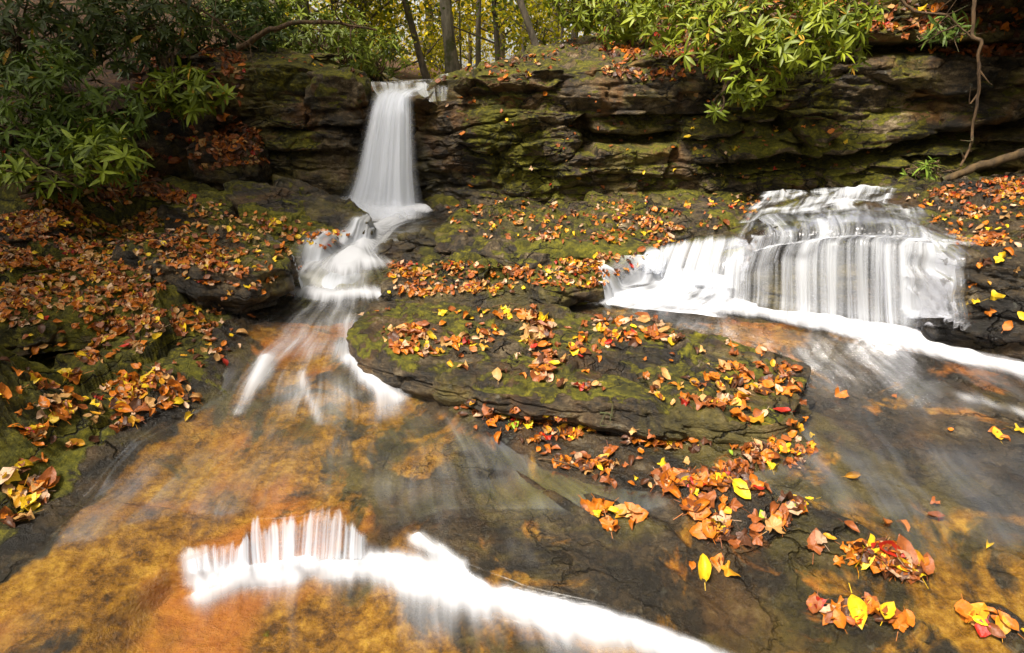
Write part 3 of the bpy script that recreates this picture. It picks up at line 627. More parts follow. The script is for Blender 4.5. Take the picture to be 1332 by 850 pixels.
# ------------------------------------------------------------------ water
WSTREAM = water_material('stream_water', 1., 1., 1.1, .13, bump=.0)
def stream_mat():
    t = NT('stream_water'); uv = t.n('ShaderNodeUVMap', uv_map='flow').outputs[0]; d = t.attr('dens')
    a = t.noise(t.mapping(uv, (22, 1.1, 1)), 1, 3, .5, .1); b2 = t.noise(t.mapping(uv, (80, 2.5, 1)), 1, 4, .6, .0); g = t.noise(t.mapping(uv, (5, 2., 1)), 1, 3, .5)
    s = t.math('ADD', t.math('MULTIPLY', t.math('SUBTRACT', a, .5), 1.2), t.math('MULTIPLY', t.math('SUBTRACT', b2, .5), .5)); s = t.math('ADD', s, t.math('MULTIPLY', t.math('SUBTRACT', g, .5), .9))
    edge = t.math('MINIMUM', t.math('MULTIPLY', t.math('MULTIPLY', d, t.math('SUBTRACT', 1.2, d)), 2.2), 1.)
    al = t.range(t.math('ADD', d, t.math('MULTIPLY', s, t.math('MULTIPLY', edge, .95))), .10, 1.05)
    h = t.math('ADD', t.math('MULTIPLY', a, .012), t.math('MULTIPLY', b2, .003)); h = t.math('ADD', h, t.math('MULTIPLY', g, .02))
    bp = t.n('ShaderNodeBump', {'Strength': .25, 'Distance': 1., 'Height': h})
    fr = t.n('ShaderNodeFresnel', {'IOR': 1.33, 'Normal': bp.outputs[0]}).outputs[0]
    gl = t.n('ShaderNodeBsdfGlossy', {'Color': (1, 1, 1), 'Roughness': .22, 'Normal': bp.outputs[0]})
    tr = t.n('ShaderNodeBsdfTransparent', {'Color': (.96, .94, .90)})
    film = t.mixs(t.math('MULTIPLY', fr, t.math('MULTIPLY_ADD', t.range(t.math('ADD', t.math('MULTIPLY', a, .65), t.math('MULTIPLY', b2, .35)), .36, .72), t.math('MULTIPLY', t.range(t.noise(uv, 3.5, 3, .5), .38, .62), .58), .06)), tr.outputs[0], gl.outputs[0])
    df = t.n('ShaderNodeBsdfDiffuse', {'Color': (.60, .61, .65)}); tl = t.n('ShaderNodeBsdfTranslucent', {'Color': (.60, .61, .65)})
    return t.finish(t.mixs(al, film, t.mixs(.2, df.outputs[0], tl.outputs[0])))
WSTREAM = stream_mat()
na2, nr2 = 460, 560
az2 = np.linspace(R(-55), R(55), na2); r2 = np.exp(np.linspace(math.log(.95), math.log(7.0), nr2))
RR2, AZ2 = np.meshgrid(r2, az2, indexing='ij'); X = RR2 * np.sin(AZ2); Y = RR2 * np.cos(AZ2)
sw2, isl2 = ground_fields(X, Y)
foams = [ # polyline px, half width (m) on far side, on near side, strength
 ([(300,760),(400,742),(480,740),(560,758),(640,787),(740,802),(850,824),(950,846),(1080,880)], .03, .045, .26),
 ([(262,774),(320,750),(400,736),(480,734),(560,754),(640,784),(740,798),(850,818),(950,840),(1080,875),(1250,930)], .05, .07, .50),
 ([(300,768),(400,745),(480,738),(560,750),(640,778),(740,794),(850,818),(950,840),(1080,875)], .03, .17, .30),
 ([(645,384),(700,387),(760,391),(850,401),(930,406),(1000,412),(1080,432),(1150,448),(1250,470),(1332,486),(1450,505)], .09, .07, .85),
 ([(930,400),(1040,415),(1150,440),(1250,465)], .16, .05, .4),
 ([(360,378),(400,386),(440,390),(470,384),(500,386)], .12, .07, .7), ([(395,350),(440,345),(490,345)], .15, .1, .6),
 ([(440,272),(500,277),(560,274)], .2, .12, 1.4), ([(520,283),(490,300),(470,325),(450,350)], .12, .12, .95),
 ([(345,470),(330,505),(310,540)], .045, .045, .38), ([(455,470),(475,495),(520,520)], .05, .05, .35), ([(392,490),(405,525),(418,555)], .03, .03, .25),
 ([(545,705),(575,722),(600,742)], .03, .04, .75), ([(430,395),(420,430),(350,470),(330,500)], .09, .09, .2), ([(450,400),(450,460),(490,500),(510,540)], .10, .10, .28),
 ([(664,712),(684,732)], .05, .05, .08), ([(1260,522),(1340,545)], .06, .05, .3), ([(935,396),(1000,406),(1060,418),(1120,430),(1190,438),(1255,440)], .10, .10, .75),
 ([(1090,755),(1120,765),(1130,772)], .04, .04, .08), ([(245,745),(300,750),(400,740)], .04, .04, .5)]
dens = np.zeros(X.shape); below = sstep(-.012, .02, sdist(X, Y, steppoly))
for fi, (l, wa, wb, st) in enumerate(foams):
    d, s, p = pdist(X, Y, W(l)); w = np.where(s > 0, wa, wb)
    dens = dens + st * np.exp(-(d / w)**2 * 1.2) * (.4 + .6 * sstep(0, .08, p) * sstep(0, .03, 1.0001 - p) if st > 1 else 1) * (below if fi < 3 else 1)
pxw, pyw, _ = project(np.stack([X, Y, bed(X, Y)], -1))
veil = .04 + .24 * gss(pxw, pyw, 430, 480, 110, 80) + .10 * gss(pxw, pyw, 560, 620, 200, 90) + .09 * gss(pxw, pyw, 1250, 520, 250, 80) - .09 * gss(pxw, pyw, 120, 760, 220, 120) + .1 * gss(pxw, pyw, 500, 820, 250, 50)
dens = dens * (1 + .34 * fbm(np.arctan2(X, Y) * 14 + X * 3, Y * 3., 4., 3))
veil *= (1 - .6 * sstep(-.05, .03, isl2)) * (1 + 1.1 * fbm(np.arctan2(X, Y) * 9 + X * 2, Y * 2.2, 4., 3))
dens = np.clip(dens + np.clip(veil, .015, 1), 0, 1.15) * sstep(0, .05, sw2)
# flow coordinates: the two streams fan out from where they enter
A = onbed(468, 312); Bq = onbed(930, 250)
def fan(x, y, c): return np.arctan2(x - c[0], c[1] - y), np.log(np.maximum(np.hypot(x - c[0], y - c[1]), .05))
ua, va = fan(X, Y, A); ub, vb = fan(X, Y, Bq)
wB = sstep(.2, 1.1, X + .25 * (Y - 3))
wu = .03 * fbm(X * 1.3, Y * 1.3, 5., 3)
U = ua * (1 - wB) + (ub * 1.3 + .4) * wB + wu; Vv = va * (1 - wB) + vb * wB
Zw = bed(X, Y) + .018 + .012 * fbm(X * 2.5, Y * 2.5, 8., 2) + .06 * np.clip(dens - .5, 0, .7) - .02 * (1 - sstep(0, .05, sw2))
Fw = gridF(nr2, na2)[:, ::-1]; okw = (sw2.ravel()[Fw] > 0).any(1)
water = mk('water', np.stack([X, Y, Zw], -1).reshape(-1, 3), Fw[okw], WSTREAM, attrs={'dens': dens.ravel()}, uv=np.stack([U, Vv], -1).reshape(-1, 2))
tag(water, kind='structure')

WFALL = water_material('falling_water', 9., .25, .8, .2, (.76, .79, .86), film=.04, bump=.0)
WSTRAND = water_material('cascade_strands', 15., .35, 1.15, .15, (.78, .81, .87), film=.4, bump=.0)
WMIST = water_material('falling_water_mist', 5., 2.5, .5, .3, (.76, .79, .87), film=0., bump=.0)
WFRONT = water_material('foreground_strands', 15., .35, 1.25, .15, (.70, .76, .86), film=0., bump=.0)
def curtain(name, rows, mat, densf, label=None, nu=260, nv=120, bulge=0., layers=((0, 0, 0),), ustretch=1., group=None, snp='z'):
    """rows: cross lines from lip to foot, each a list of world points"""
    Rr = [crom(r, nu) for r in rows]; K = np.stack(Rr)           # k, nu, 3
    k = len(rows); s = np.linspace(0, 1, nv)
    G = np.zeros((nv, nu, 3))
    for c in range(nu): G[:, c] = crom(K[:, c], nv)
    wl = np.linalg.norm(np.diff(K[len(K) // 2], axis=0), axis=1).sum()
    hl = np.linalg.norm(np.diff(G[:, nu // 2], axis=0), axis=1).sum()
    u = np.broadcast_to(np.linspace(0, 1, nu)[None], (nv, nu)); v = np.broadcast_to(s[:, None], (nv, nu))
    if snp: G = snap(G, 3 if snp == 'Z' else 2, snp not in ('z', 'Z'), .3 if snp == 'Z' else .14, 12 if snp == 'Z' else 5)
    Vs = []; Fs = []; De = []; Uv = []; o_ = 0
    for li, (dy, dk, du) in enumerate(layers):
        P = G.copy(); P[..., 1] += -dy; P[..., 2] += dy * .3
        P[..., 1] -= bulge * (.5 + fbm(u * 9 * wl + li * 5, v * .5, li, 3)) * sstep(0, .4, v)
        De.append(np.clip(densf(u, v) * (1 - dk), 0, 1.15).ravel()); Uv.append(np.stack([u * wl * ustretch + du, v * hl], -1).reshape(-1, 2))
        Vs.append(P.reshape(-1, 3)); Fs.append(gridF(nv, nu) + o_); o_ += nu * nv
    o = mk(name, np.concatenate(Vs), np.concatenate(Fs), mat, attrs={'dens': np.concatenate(De)}, uv=np.concatenate(Uv))
    if label: o['label'] = label
    o['kind'] = 'structure'
    return o
def snap(G, it=2, front=True, up=.14, bl=4):
    nv, nu, _ = G.shape
    for _k in range(it):
        for i in range(nv):
            for j in range(nu):
                x, y, z = G[i, j]
                h = bvh.ray_cast(Vector((x, y - .3, z)), Vector((0, 1, 0)), .31) if front else (None,)
                if h[0] is not None: G[i, j, 1] = min(y, h[0].y - .02)
                h = bvh.ray_cast(Vector((x, G[i, j, 1], z + up)), Vector((0, 0, -1)), up + .015)
                if h[0] is not None and abs(h[1].z) > .1: G[i, j, 2] = max(z, h[0].z + .012)
        for _b in range(bl if _k < it - 1 else 2):
            G[1:-1] = (G[:-2] + 2 * G[1:-1] + G[2:]) / 4; G[:, 1:-1] = (G[:, :-2] + 2 * G[:, 1:-1] + G[:, 2:]) / 4
    return G
def ed(u, w=.06): return sstep(0, w, u) * sstep(0, w, 1 - u)
# the tall fall
curtain('waterfall', [YO([(487,112,7.25),(510,113,7.25),(540,112,7.25),(575,108,7.2)]), YO([(484,122,7.0),(505,124,6.98),(525,126,6.96),(545,128,6.96)]),
   YO([(476,150,6.8),(497,150,6.76),(520,150,6.76),(541,152,6.8)]), YO([(466,190,6.68),(493,190,6.62),(520,190,6.62),(543,192,6.68)]), YO([(456,230,6.58),(490,232,6.5),(520,232,6.5),(546,232,6.58)]), YO([(440,268,6.5),(480,276,6.4),(520,279,6.4),(552,272,6.5)])],
   WFALL, lambda u, v: (.32 + .75 * sstep(.02, .3, v)) * ed(u, .26) * (1 - .25 * gss(u, v, .2, .1, .1, .2)) - .25 * (1 - sstep(0, .12, v)) + .1 * v, 'tall white waterfall dropping between mossy rocks', bulge=.03, layers=((0, 0, 0), (.05, .35, 3.7)), nu=200)
# upstream water above the lip, and side trickle
curtain('upper_water', [YO([(470,106,12),(520,104,12),(600,102,12)]), YO([(480,109,8.6),(520,107,8.6),(585,106,8.4)]), YO([(484,112,7.6),(530,110,7.5),(588,112,7.4)]), YO([(486,118,7.1),(530,122,7.02),(585,124,6.9)]), YO([(500,134,6.9),(540,134,6.85),(584,131,6.72)])],
   WSTRAND, lambda u, v: .25 + .25 * fbm(u * 5, v * 2, 1, 3) + .2 * sstep(.5, .9, v) * (u < .7) - .2 * (u > .8), nu=120, nv=80)
curtain('waterfall_spray', [YO([(430,236,6.45),(466,242,6.42),(505,246,6.36),(552,248,6.42)]), YO([(420,252,6.34),(460,258,6.28),(505,262,6.24),(562,262,6.33)]), YO([(420,266,6.26),(458,272,6.2),(505,278,6.15),(568,272,6.28)]), YO([(424,278,6.2),(462,285,6.12),(510,290,6.08),(568,281,6.22)])],
   WMIST, lambda u, v: (sstep(0, .9, v) * .85 + .2 * fbm(u * 4, v * 3, 2, 3)) * ed(u, .35) * sstep(0, .8, v), 'white spray at the foot of the tall fall', nu=100, nv=60, snp=False, layers=((0, 0, 0), (.07, .3, 2.), (.14, .5, 5.)))
# left cascade below the tall fall
curtain('left_cascade', [YO([(490,280,6.2),(515,282,6.1),(540,284,6.2)]), YO([(478,298,5.75),(498,300,5.7),(518,298,5.75)]), YO([(455,318,5.35),(480,320,5.3),(508,318,5.4)]), YO([(388,335,5.04),(450,332,4.95),(505,335,5.0)]), YO([(362,355,4.82),(435,356,4.68),(500,356,4.75)]), YO([(348,378,4.56),(425,384,4.42),(497,384,4.48)])],
   WFALL, lambda u, v: (.6 + .55 * fbm(u * 3 + 1, v * 5, 2, 3) + .35 * sstep(.75, 1, v)) * ed(u, .25), 'white cascade bending down left of the low shelf', nu=160, nv=120, bulge=.02, snp='Z')
# curtain fall on the right
lip = [(940,330,4.62),(965,320,4.5),(1000,313,4.38),(1060,304,4.25),(1120,300,4.18),(1180,304,4.12),(1215,312,4.08)]
curtain('curtain_fall', [YO([(955,300,4.95),(1000,290,4.9),(1060,283,4.85),(1120,282,4.8),(1170,284,4.75),(1200,292,4.6)]), YO([(932,316,4.72),(985,304,4.6),(1060,296,4.45),(1120,294,4.4),(1180,297,4.35),(1228,308,4.2)]),
   YO([(930,330,4.5),(978,319,4.36),(1060,311,4.2),(1120,308,4.14),(1180,312,4.08),(1238,322,3.94)]), YO([(926,352,4.4),(978,348,4.26),(1060,345,4.12),(1120,343,4.05),(1180,347,3.99),(1240,352,3.86)]), YO([(922,382,4.33),(980,385,4.2),(1060,395,4.04),(1120,400,3.97),(1180,405,3.92),(1244,408,3.82)]), YO([(916,400,4.3),(978,408,4.14),(1058,422,3.98),(1118,434,3.9),(1180,442,3.85),(1248,444,3.8)]), YO([(914,416,4.27),(978,425,4.1),(1058,440,3.94),(1118,452,3.86),(1180,460,3.81),(1250,462,3.76)])],
   WSTRAND, lambda u, v: (.13 + .33 * sstep(.22, .42, v) + .2 * sstep(.8, 1, v)) * ed(u, .15) * sstep(0, .28, 1 - u) + .42 * fbm(u * 6, v * .5, 3, 3) * ed(u, .1) * sstep(.1, .4, v) - .8 * sstep(.84, 1, v), 'wide white curtain of water falling over the dark ledge', nu=420, nv=140, bulge=.035, layers=((0, 0, 0), (.04, .3, 4.1)), snp=True)
curtain('dome_water', [YO([(975,274,5.0),(1060,268,5.0),(1130,268,4.95),(1200,280,4.8)]), YO([(958,290,4.78),(1060,284,4.72),(1130,283,4.65),(1214,293,4.5)]), YO([(942,308,4.58),(1060,300,4.42),(1130,298,4.34),(1226,307,4.25)]), YO([(938,322,4.48),(1060,309,4.25),(1130,306,4.17),(1232,317,4.06)])],
   WSTRAND, lambda u, v: (.13 + .38 * fbm(u * 9, v * 1.2, 5, 3) + .15 * sstep(.7, 1, v)) * ed(u, .12) * sstep(0, .15, v), 'glassy water sliding over the dark dome at the lip', nu=200, nv=70, snp='Z')
# strands left of it
curtain('curtain_strands', [YO([(835,325,4.95),(870,312,4.9),(920,300,4.75),(985,297,4.62)]), YO([(828,332,4.85),(865,322,4.78),(915,314,4.62),(985,312,4.45)]), YO([(815,350,4.75),(858,345,4.65),(905,342,4.5),(980,342,4.33)]), YO([(805,362,4.7),(850,362,4.58),(900,368,4.42),(978,378,4.26)])],
   WSTRAND, lambda u, v: (.05 + .6 * sstep(.12, .4, v)) * ed(u, .22), 'fine white strands spilling left of the curtain fall', nu=240, nv=80, bulge=.03, snp=True)
curtain('slanting_cascade', [YO([(842,346,4.78),(870,349,4.7),(900,350,4.6),(960,362,4.42)]), YO([(818,358,4.62),(835,364,4.55),(880,375,4.4),(960,385,4.3)]), YO([(752,375,4.5),(805,380,4.44),(870,392,4.28),(955,400,4.2)]), YO([(688,392,4.40),(780,396,4.3),(860,404,4.14),(950,414,4.08)])],
   WFALL, lambda u, v: (.66 + .8 * fbm(u * 3.2 + 3, v * 2.5, 5, 3) + .3 * sstep(.7, 1, v)) * ed(u, .14), 'white cascade slanting over the step rock', nu=220, nv=90, bulge=.02)
# shallow water on the shelf above
curtain('shelf_water', [YO([(985,250,6.1),(1060,245,6.2),(1170,243,6.2)]), YO([(975,262,5.6),(1060,256,5.55),(1175,252,5.55)]), YO([(960,275,5.2),(1060,270,5.1),(1165,268,5.05)]), YO([(950,292,4.95),(1050,282,4.86),(1180,281,4.8)])],
   WSTRAND, lambda u, v: (.33 + .9 * fbm(u * 4, v * 4, 5, 3) - .15 * sstep(.7, 1, v) + .25 * gss(u, v, .6, .5, .3, .3)) * ed(u, .1), nu=160, nv=80)
# little step in the foreground
def topcut(u, v, a=.35):
    j = .5 + 1.3 * fbm(u * 22, .5, 3.3, 4); return sstep(a * j, a * j + .22, v)
curtain('foreground_cascade', [YO([(222,712,2.24),(262,706,2.24),(302,700,2.25),(330,672,2.34),(380,666,2.36),(428,655,2.39),(456,672,2.36),(488,694,2.3)]), YO([(222,718,2.2),(262,714,2.2),(304,708,2.21),(330,684,2.29),(380,678,2.31),(430,668,2.34),(458,682,2.31),(488,702,2.26)]),
   YO([(230,746,2.1),(268,746,2.1),(310,742,2.1),(336,742,2.12),(380,738,2.13),(430,734,2.14),(460,732,2.15),(490,730,2.16)])], WFRONT,
   lambda u, v: (.38 + .2 * v) * topcut(u, v, .22) * ed(u, .12) * (1 + .8 * fbm(u * 7, 2., 5., 3)) * (1 - .8 * sstep(.85, 1, v)), 'short white strands dropping over the foreground step', nu=300, nv=60, bulge=.02, ustretch=1.3)
curtain('foreground_cascade', [YO([(542,700,2.26),(562,703,2.25),(582,706,2.24)]), YO([(545,716,2.2),(568,718,2.2),(590,722,2.18)]), YO([(552,738,2.13),(578,742,2.12),(606,750,2.1)])], WFRONT,
   lambda u, v: .6 * topcut(u, v, .1) * ed(u, .35), 'small white spill right of the foreground strands', nu=60, nv=30)
print('water done')

# ------------------------------------------------------------------ fallen leaves
def oval_leaf(L=1., w=.46, curl=.12, bend=.15, seed=0, n=8, m=5):
    t = np.linspace(0, 1, n)[:, None]; s = np.linspace(-1, 1, m)[None]
    wd = w * .5 * np.sin(math.pi * np.clip(t, .0, 1)**.85)**.75 * (1 + .08 * np.sin(t * 25 + seed))
    wd[0] = .004; wd[-1] = .004
    x = s * wd; y = (t - .5) * L + 0 * s + .04 * np.sin(t * 4 + seed) 
    z = curl * (np.abs(s)**1.5) * (wd / (w * .5)) + bend * ((t - .5) * 2)**2 * np.sign(math.sin(seed * 3.3 + 1)) + .06 * np.sin(t * 6 + s * 3 + seed) * w + .03 * np.sin(s * 7 + t * 14 + seed)
    V = np.stack([x + .03 * np.sin(t * 5 + seed), y, z + 0 * x], -1).reshape(-1, 3); F = gridF(n, m)
    st = np.array([[-.012, -.5 * L, .0], [.012, -.5 * L, .0], [.014, -.78 * L, .05], [-.002, -.78 * L, .05]]) ; 
    F = np.concatenate([F, np.array([[0, 1, 2, 3]]) + len(V)]); V = np.concatenate([V, st]); return V, F
def lobed_leaf(lobes=5, depth=.45, curl=.2, seed=0):
    k = lobes * 6; a = np.arange(k) / k * 2 * math.pi
    tri = np.abs(((a * lobes / (2 * math.pi)) % 1) - .5) * 2           # 1 at tips
    r = .5 * (1 - depth + depth * tri**1.5) * (1 + .12 * np.sin(a * 3 + seed)) * (.85 + .25 * np.cos(a)) + .02 * np.sin(a * 17 + seed)
    rings = [.001, .4, .75, 1.]
    V = []
    for q in rings:
        rr = r * q if q > .1 else np.full(k, .0005)
        zz = curl * q**2 * (.6 * np.sin(a * 2 + seed) + .5 * np.sin(a * 3 + seed * 2)) + .05 * q * np.sin(a * lobes)
        V.append(np.stack([rr * np.sin(a), rr * np.cos(a), zz], -1))
    V = np.concatenate(V); F = gridF(4, k, True)
    st = np.array([[-.01, -.3, 0], [.01, -.3, 0], [.014, -.75, .05], [-.004, -.75, .05]]); F = np.concatenate([F, np.array([[0, 1, 2, 3]]) + len(V)]); V = np.concatenate([V, st]); return V, F
shapes = [oval_leaf(1, .56, .10, .10, 1), oval_leaf(1, .5, .2, .15, 2.3), oval_leaf(1, .62, .14, .12, 4.1), oval_leaf(1, .46, .3, .22, 5.2), lobed_leaf(5, .28, .22, 1), lobed_leaf(5, .36, .3, 2.4), lobed_leaf(7, .22, .35, 3.9), oval_leaf(1, .7, .05, .05, 6.3)]
shape_word = ['oval', 'oval', 'oval', 'curled', 'lobed', 'lobed', 'crumpled', 'oval']
cols = {'orange': (.46, .135, .010), 'rust brown': (.26, .075, .018), 'tan': (.46, .25, .085), 'yellow': (.70, .46, .018), 'dark brown': (.085, .032, .014), 'red': (.36, .02, .008), 'pale pinkish': (.52, .33, .20), 'golden': (.52, .25, .015), 'lime green': (.28, .42, .03)}
cn = list(cols)
#      orange rust tan yellow dark red pale golden lime
PW = {'bank': [.24,.27,.18,.07,.11,.01,.08,.04,0], 'boulder': [.24,.30,.13,.05,.14,.015,.08,.045,0], 'strip': [.24,.30,.06,.07,.22,.02,.04,.04,.01], 'dry': [.12,.45,.08,.02,.3,.02,.01,0,0], 'cluster': [.32,.16,.10,.17,.10,.02,.05,.08,0]}
leaves = []   # (pos, normal, yaw, size, shape, colour, place)
def inpoly(px, py, poly): return sdist(np.array([float(px)]), np.array([float(py)]), poly)[0] > 0
def scatter(poly, count, place, pal, size=(.05, .08), clus=0, sig=30, minz=.5, prot=False):
    poly = np.array(poly, float); x0, y0 = poly.min(0); x1, y1 = poly.max(0); n = 0; tries = 0
    cen = []
    if clus:
        while len(cen) < clus:
            p = (random.uniform(x0, x1), random.uniform(y0, y1))
            if inpoly(*p, poly): cen.append(p)
    pw = PW[pal]
    while n < count and tries < count * 12:
        tries += 1
        if clus and random.random() < .75:
            c = random.choice(cen); g = abs(random.gauss(0, 1)) ; a = random.random() * 6.283; px, py = c[0] + math.cos(a) * g * sig * 1.3, c[1] + math.sin(a) * g * sig * .45
        else: px, py = random.uniform(x0, x1), random.uniform(y0, y1)
        if not inpoly(px, py, poly): continue
        h = camhit(px, py)
        if h is None: continue
        nn = h[1] if h[1].dot(Vector(ray(px, py))) < 0 else -h[1]
        if nn.z < minz: continue
        si = random.uniform(*size) * random.choice([.55, .7, .85, 1, 1, 1.2])
        leaves.append((h[0].copy(), nn.copy(), random.random() * 6.283, si, random.randrange(len(shapes)), random.choices(cn, pw)[0], place)); n += 1
scatter([(0,258),(120,262),(230,285),(330,310),(400,330),(390,385),(330,395),(250,420),(120,440),(0,440)], 2100, 'on the upper left bank', 'bank', (.038, .062), 60, 38)
scatter([(0,258),(240,250),(300,270),(440,300),(470,312),(420,330),(320,300),(150,300)], 420, 'beside the slabs of the upper left bank', 'bank', (.04, .06))
scatter([(0,420),(250,410),(380,395),(330,420),(300,470),(250,530),(150,560),(60,600),(0,640)], 330, 'on the lower left bank', 'bank', (.045, .075), 26, 22)
scatter([(0,480),(240,490),(250,545),(120,560),(0,560)], 100, 'on the lower left bank', 'cluster', (.05, .085), 9, 20)
scatter([(0,605),(60,610),(70,640),(30,680),(0,690)], 26, 'at the left edge beside the brown slab', 'cluster', (.07, .095))
scatter([(470,400),(700,400),(900,425),(1040,470),(1040,530),(900,530),(750,505),(600,480),(470,440)], 340, 'on the flat boulder', 'boulder', (.045, .075), 16, 22)
scatter([(495,420),(560,425),(620,470),(560,470),(500,455)], 90, 'in the drift at the left end of the flat boulder', 'boulder', (.05, .085), 4, 20)
scatter([(680,405),(720,410),(715,495),(690,490)], 50, 'in the line across the middle of the flat boulder', 'boulder', (.06, .11))
scatter([(740,405),(860,415),(900,450),(800,450)], 50, 'on the far side of the flat boulder', 'boulder', (.05, .09))
scatter([(930,500),(1040,490),(1050,560),(940,550)], 30, 'in the notch at the right end of the flat boulder', 'strip', (.06, .1))
scatter([(555,515),(640,528),(760,548),(900,565),(1050,560),(1070,590),(1010,615),(900,640),(780,635),(690,590),(590,545)], 400, 'in the drift along the foot of the flat boulder', 'strip', (.042, .07), 24, 18, minz=.5)
scatter([(850,615),(960,620),(1050,650),(1000,720),(900,690)], 110, 'on the wet slab below the flat boulder', 'strip', (.06, .11), 10, 18)
scatter([(765,655),(830,665),(840,690),(780,685)], 16, 'on the thin ledge in the flowing water', 'cluster', (.06, .09))
scatter([(1040,690),(1100,690),(1210,735),(1190,748),(1060,725)], 100, 'on the low rock near the right edge', 'strip', (.06, .1), 4, 20)
scatter([(1055,780),(1130,785),(1190,810),(1170,828),(1080,815)], 26, 'in the heap on the bottom right rock', 'cluster', (.06, .1))
scatter([(1250,790),(1310,795),(1332,825),(1270,820)], 14, 'in the bottom right corner', 'cluster', (.06, .1))
scatter([(890,720),(950,720),(950,750),(900,745)], 6, 'alone in the shallow water below the strip', 'cluster', (.07, .09))
scatter([(1040,500),(1332,540),(1332,800),(1100,700),(1060,600)], 16, 'in the shallow water on the right', 'cluster', (.05, .07))
scatter([(505,340),(790,350),(790,372),(640,388),(505,384)], 560, 'on the low shelf', 'boulder', (.036, .06), 12, 22)
scatter([(560,262),(1000,252),(1000,280),(860,322),(600,312)], 480, 'on the broad ledge', 'boulder', (.036, .06), 16, 25)
scatter([(715,340),(850,325),(850,350),(760,365)], 120, 'on the mossy wedge rock', 'boulder', (.036, .06), 4, 18)
scatter([(1170,250),(1332,230),(1332,320),(1240,318),(1210,290)], 420, 'on the right shelf', 'boulder', (.036, .06), 12, 22)
scatter([(1255,340),(1332,320),(1332,440),(1270,420)], 12, 'stuck to the wet rock right of the curtain fall', 'cluster', (.05, .07), minz=-.5)
scatter([(780,60),(1000,80),(1000,110),(860,105),(780,100)], 150, 'along the top of the rock wall', 'dry', (.06, .09), minz=.2)
scatter([(780,0),(1332,0),(1332,80),(1100,60),(900,90),(780,60)], 900, 'on the bank above the wall', 'dry', (.07, .1), minz=.2)
scatter([(180,30),(320,70),(310,215),(180,240)], 500, 'on the shaded left slope', 'dry', (.06, .1), minz=.2)
scatter([(272,160),(340,165),(345,215),(280,215)], 220, 'heaped on the leafy boulder', 'dry', (.06, .09), minz=.15)
scatter([(560,120),(900,120),(1200,200),(900,245),(600,250)], 120, 'caught on the rock wall', 'bank', (.04, .06), minz=.1)
scatter([(0,200),(200,230),(260,262),(0,262)], 350, 'under the left bush', 'dry', (.06, .1))
scatter([(340,75),(620,60),(700,50),(780,45),(700,110),(500,105)], 150, 'on top of the rocks by the fall', 'dry', (.05, .08))
print('leaves', len(leaves))
def leafmat(l):
    pos, nn, yaw, si, sh, co, pl = l
    q = Vector((0, 0, 1)).rotation_difference((nn + Vector((random.gauss(0, .11), random.gauss(0, .11), .12))).normalized()).to_matrix()
    M = q @ Matrix.Rotation(yaw, 3, 'Z')
    return M, pos + nn * (.006 + .012 * random.random()), si
seen = sorted(range(len(leaves)), key=lambda i: -leaves[i][3] / max((leaves[i][0] - Vector((0, 0, H))).length, .1))
single = set(seen[:295])
meshes = {}
def leafcol(co, n):
    c = np.array(cols[co]); return np.tile(c, (n, 1))
for i in seen[:295]:
    l = leaves[i]; key = (l[4], l[5])
    if key not in meshes:
        tv, tf = shapes[l[4]]; o = mk('fallen_leaf', tv, tf, LEAF, attrs={'col': leafcol(l[5], len(tv))}); meshes[key] = o.data
    else:
        o = bpy.data.objects.new('fallen_leaf', meshes[key]); COL.objects.link(o)
    M, p, si = leafmat(l); o.matrix_world = Matrix.Translation(p) @ (M * si).to_4x4()
    tag(o, f'{l[5]} {shape_word[l[4]]} fallen leaf {l[6]}', 'leaf', f'fallen leaves {l[6]}')
Vs = []; Fs = []; Cs = []; o_ = 0
for sh in range(len(shapes)):
    idx = [i for i in range(len(leaves)) if i not in single and leaves[i][4] == sh]
    Ms = []; Ps = []; cc = []
    for i in idx:
        M, p, si = leafmat(leaves[i]); Ms.append(np.array(M) * si); Ps.append(np.array(p)); c = np.array(cols[leaves[i][5]]) * random.uniform(.7, 1.3); cc.append(c)
    tv, tf = shapes[sh]; V, F = inst(tv, tf, np.array(Ms), np.array(Ps)); Vs.append(V); Fs.append(F + o_); o_ += len(V); Cs.append(np.repeat(np.array(cc), len(tv), 0))
tag(mk('leaf_litter', np.concatenate(Vs), np.concatenate(Fs), LEAF, attrs={'col': np.concatenate(Cs)}), 'loose litter of small orange and brown leaves over the banks and ledges', 'leaf litter', kind='stuff')

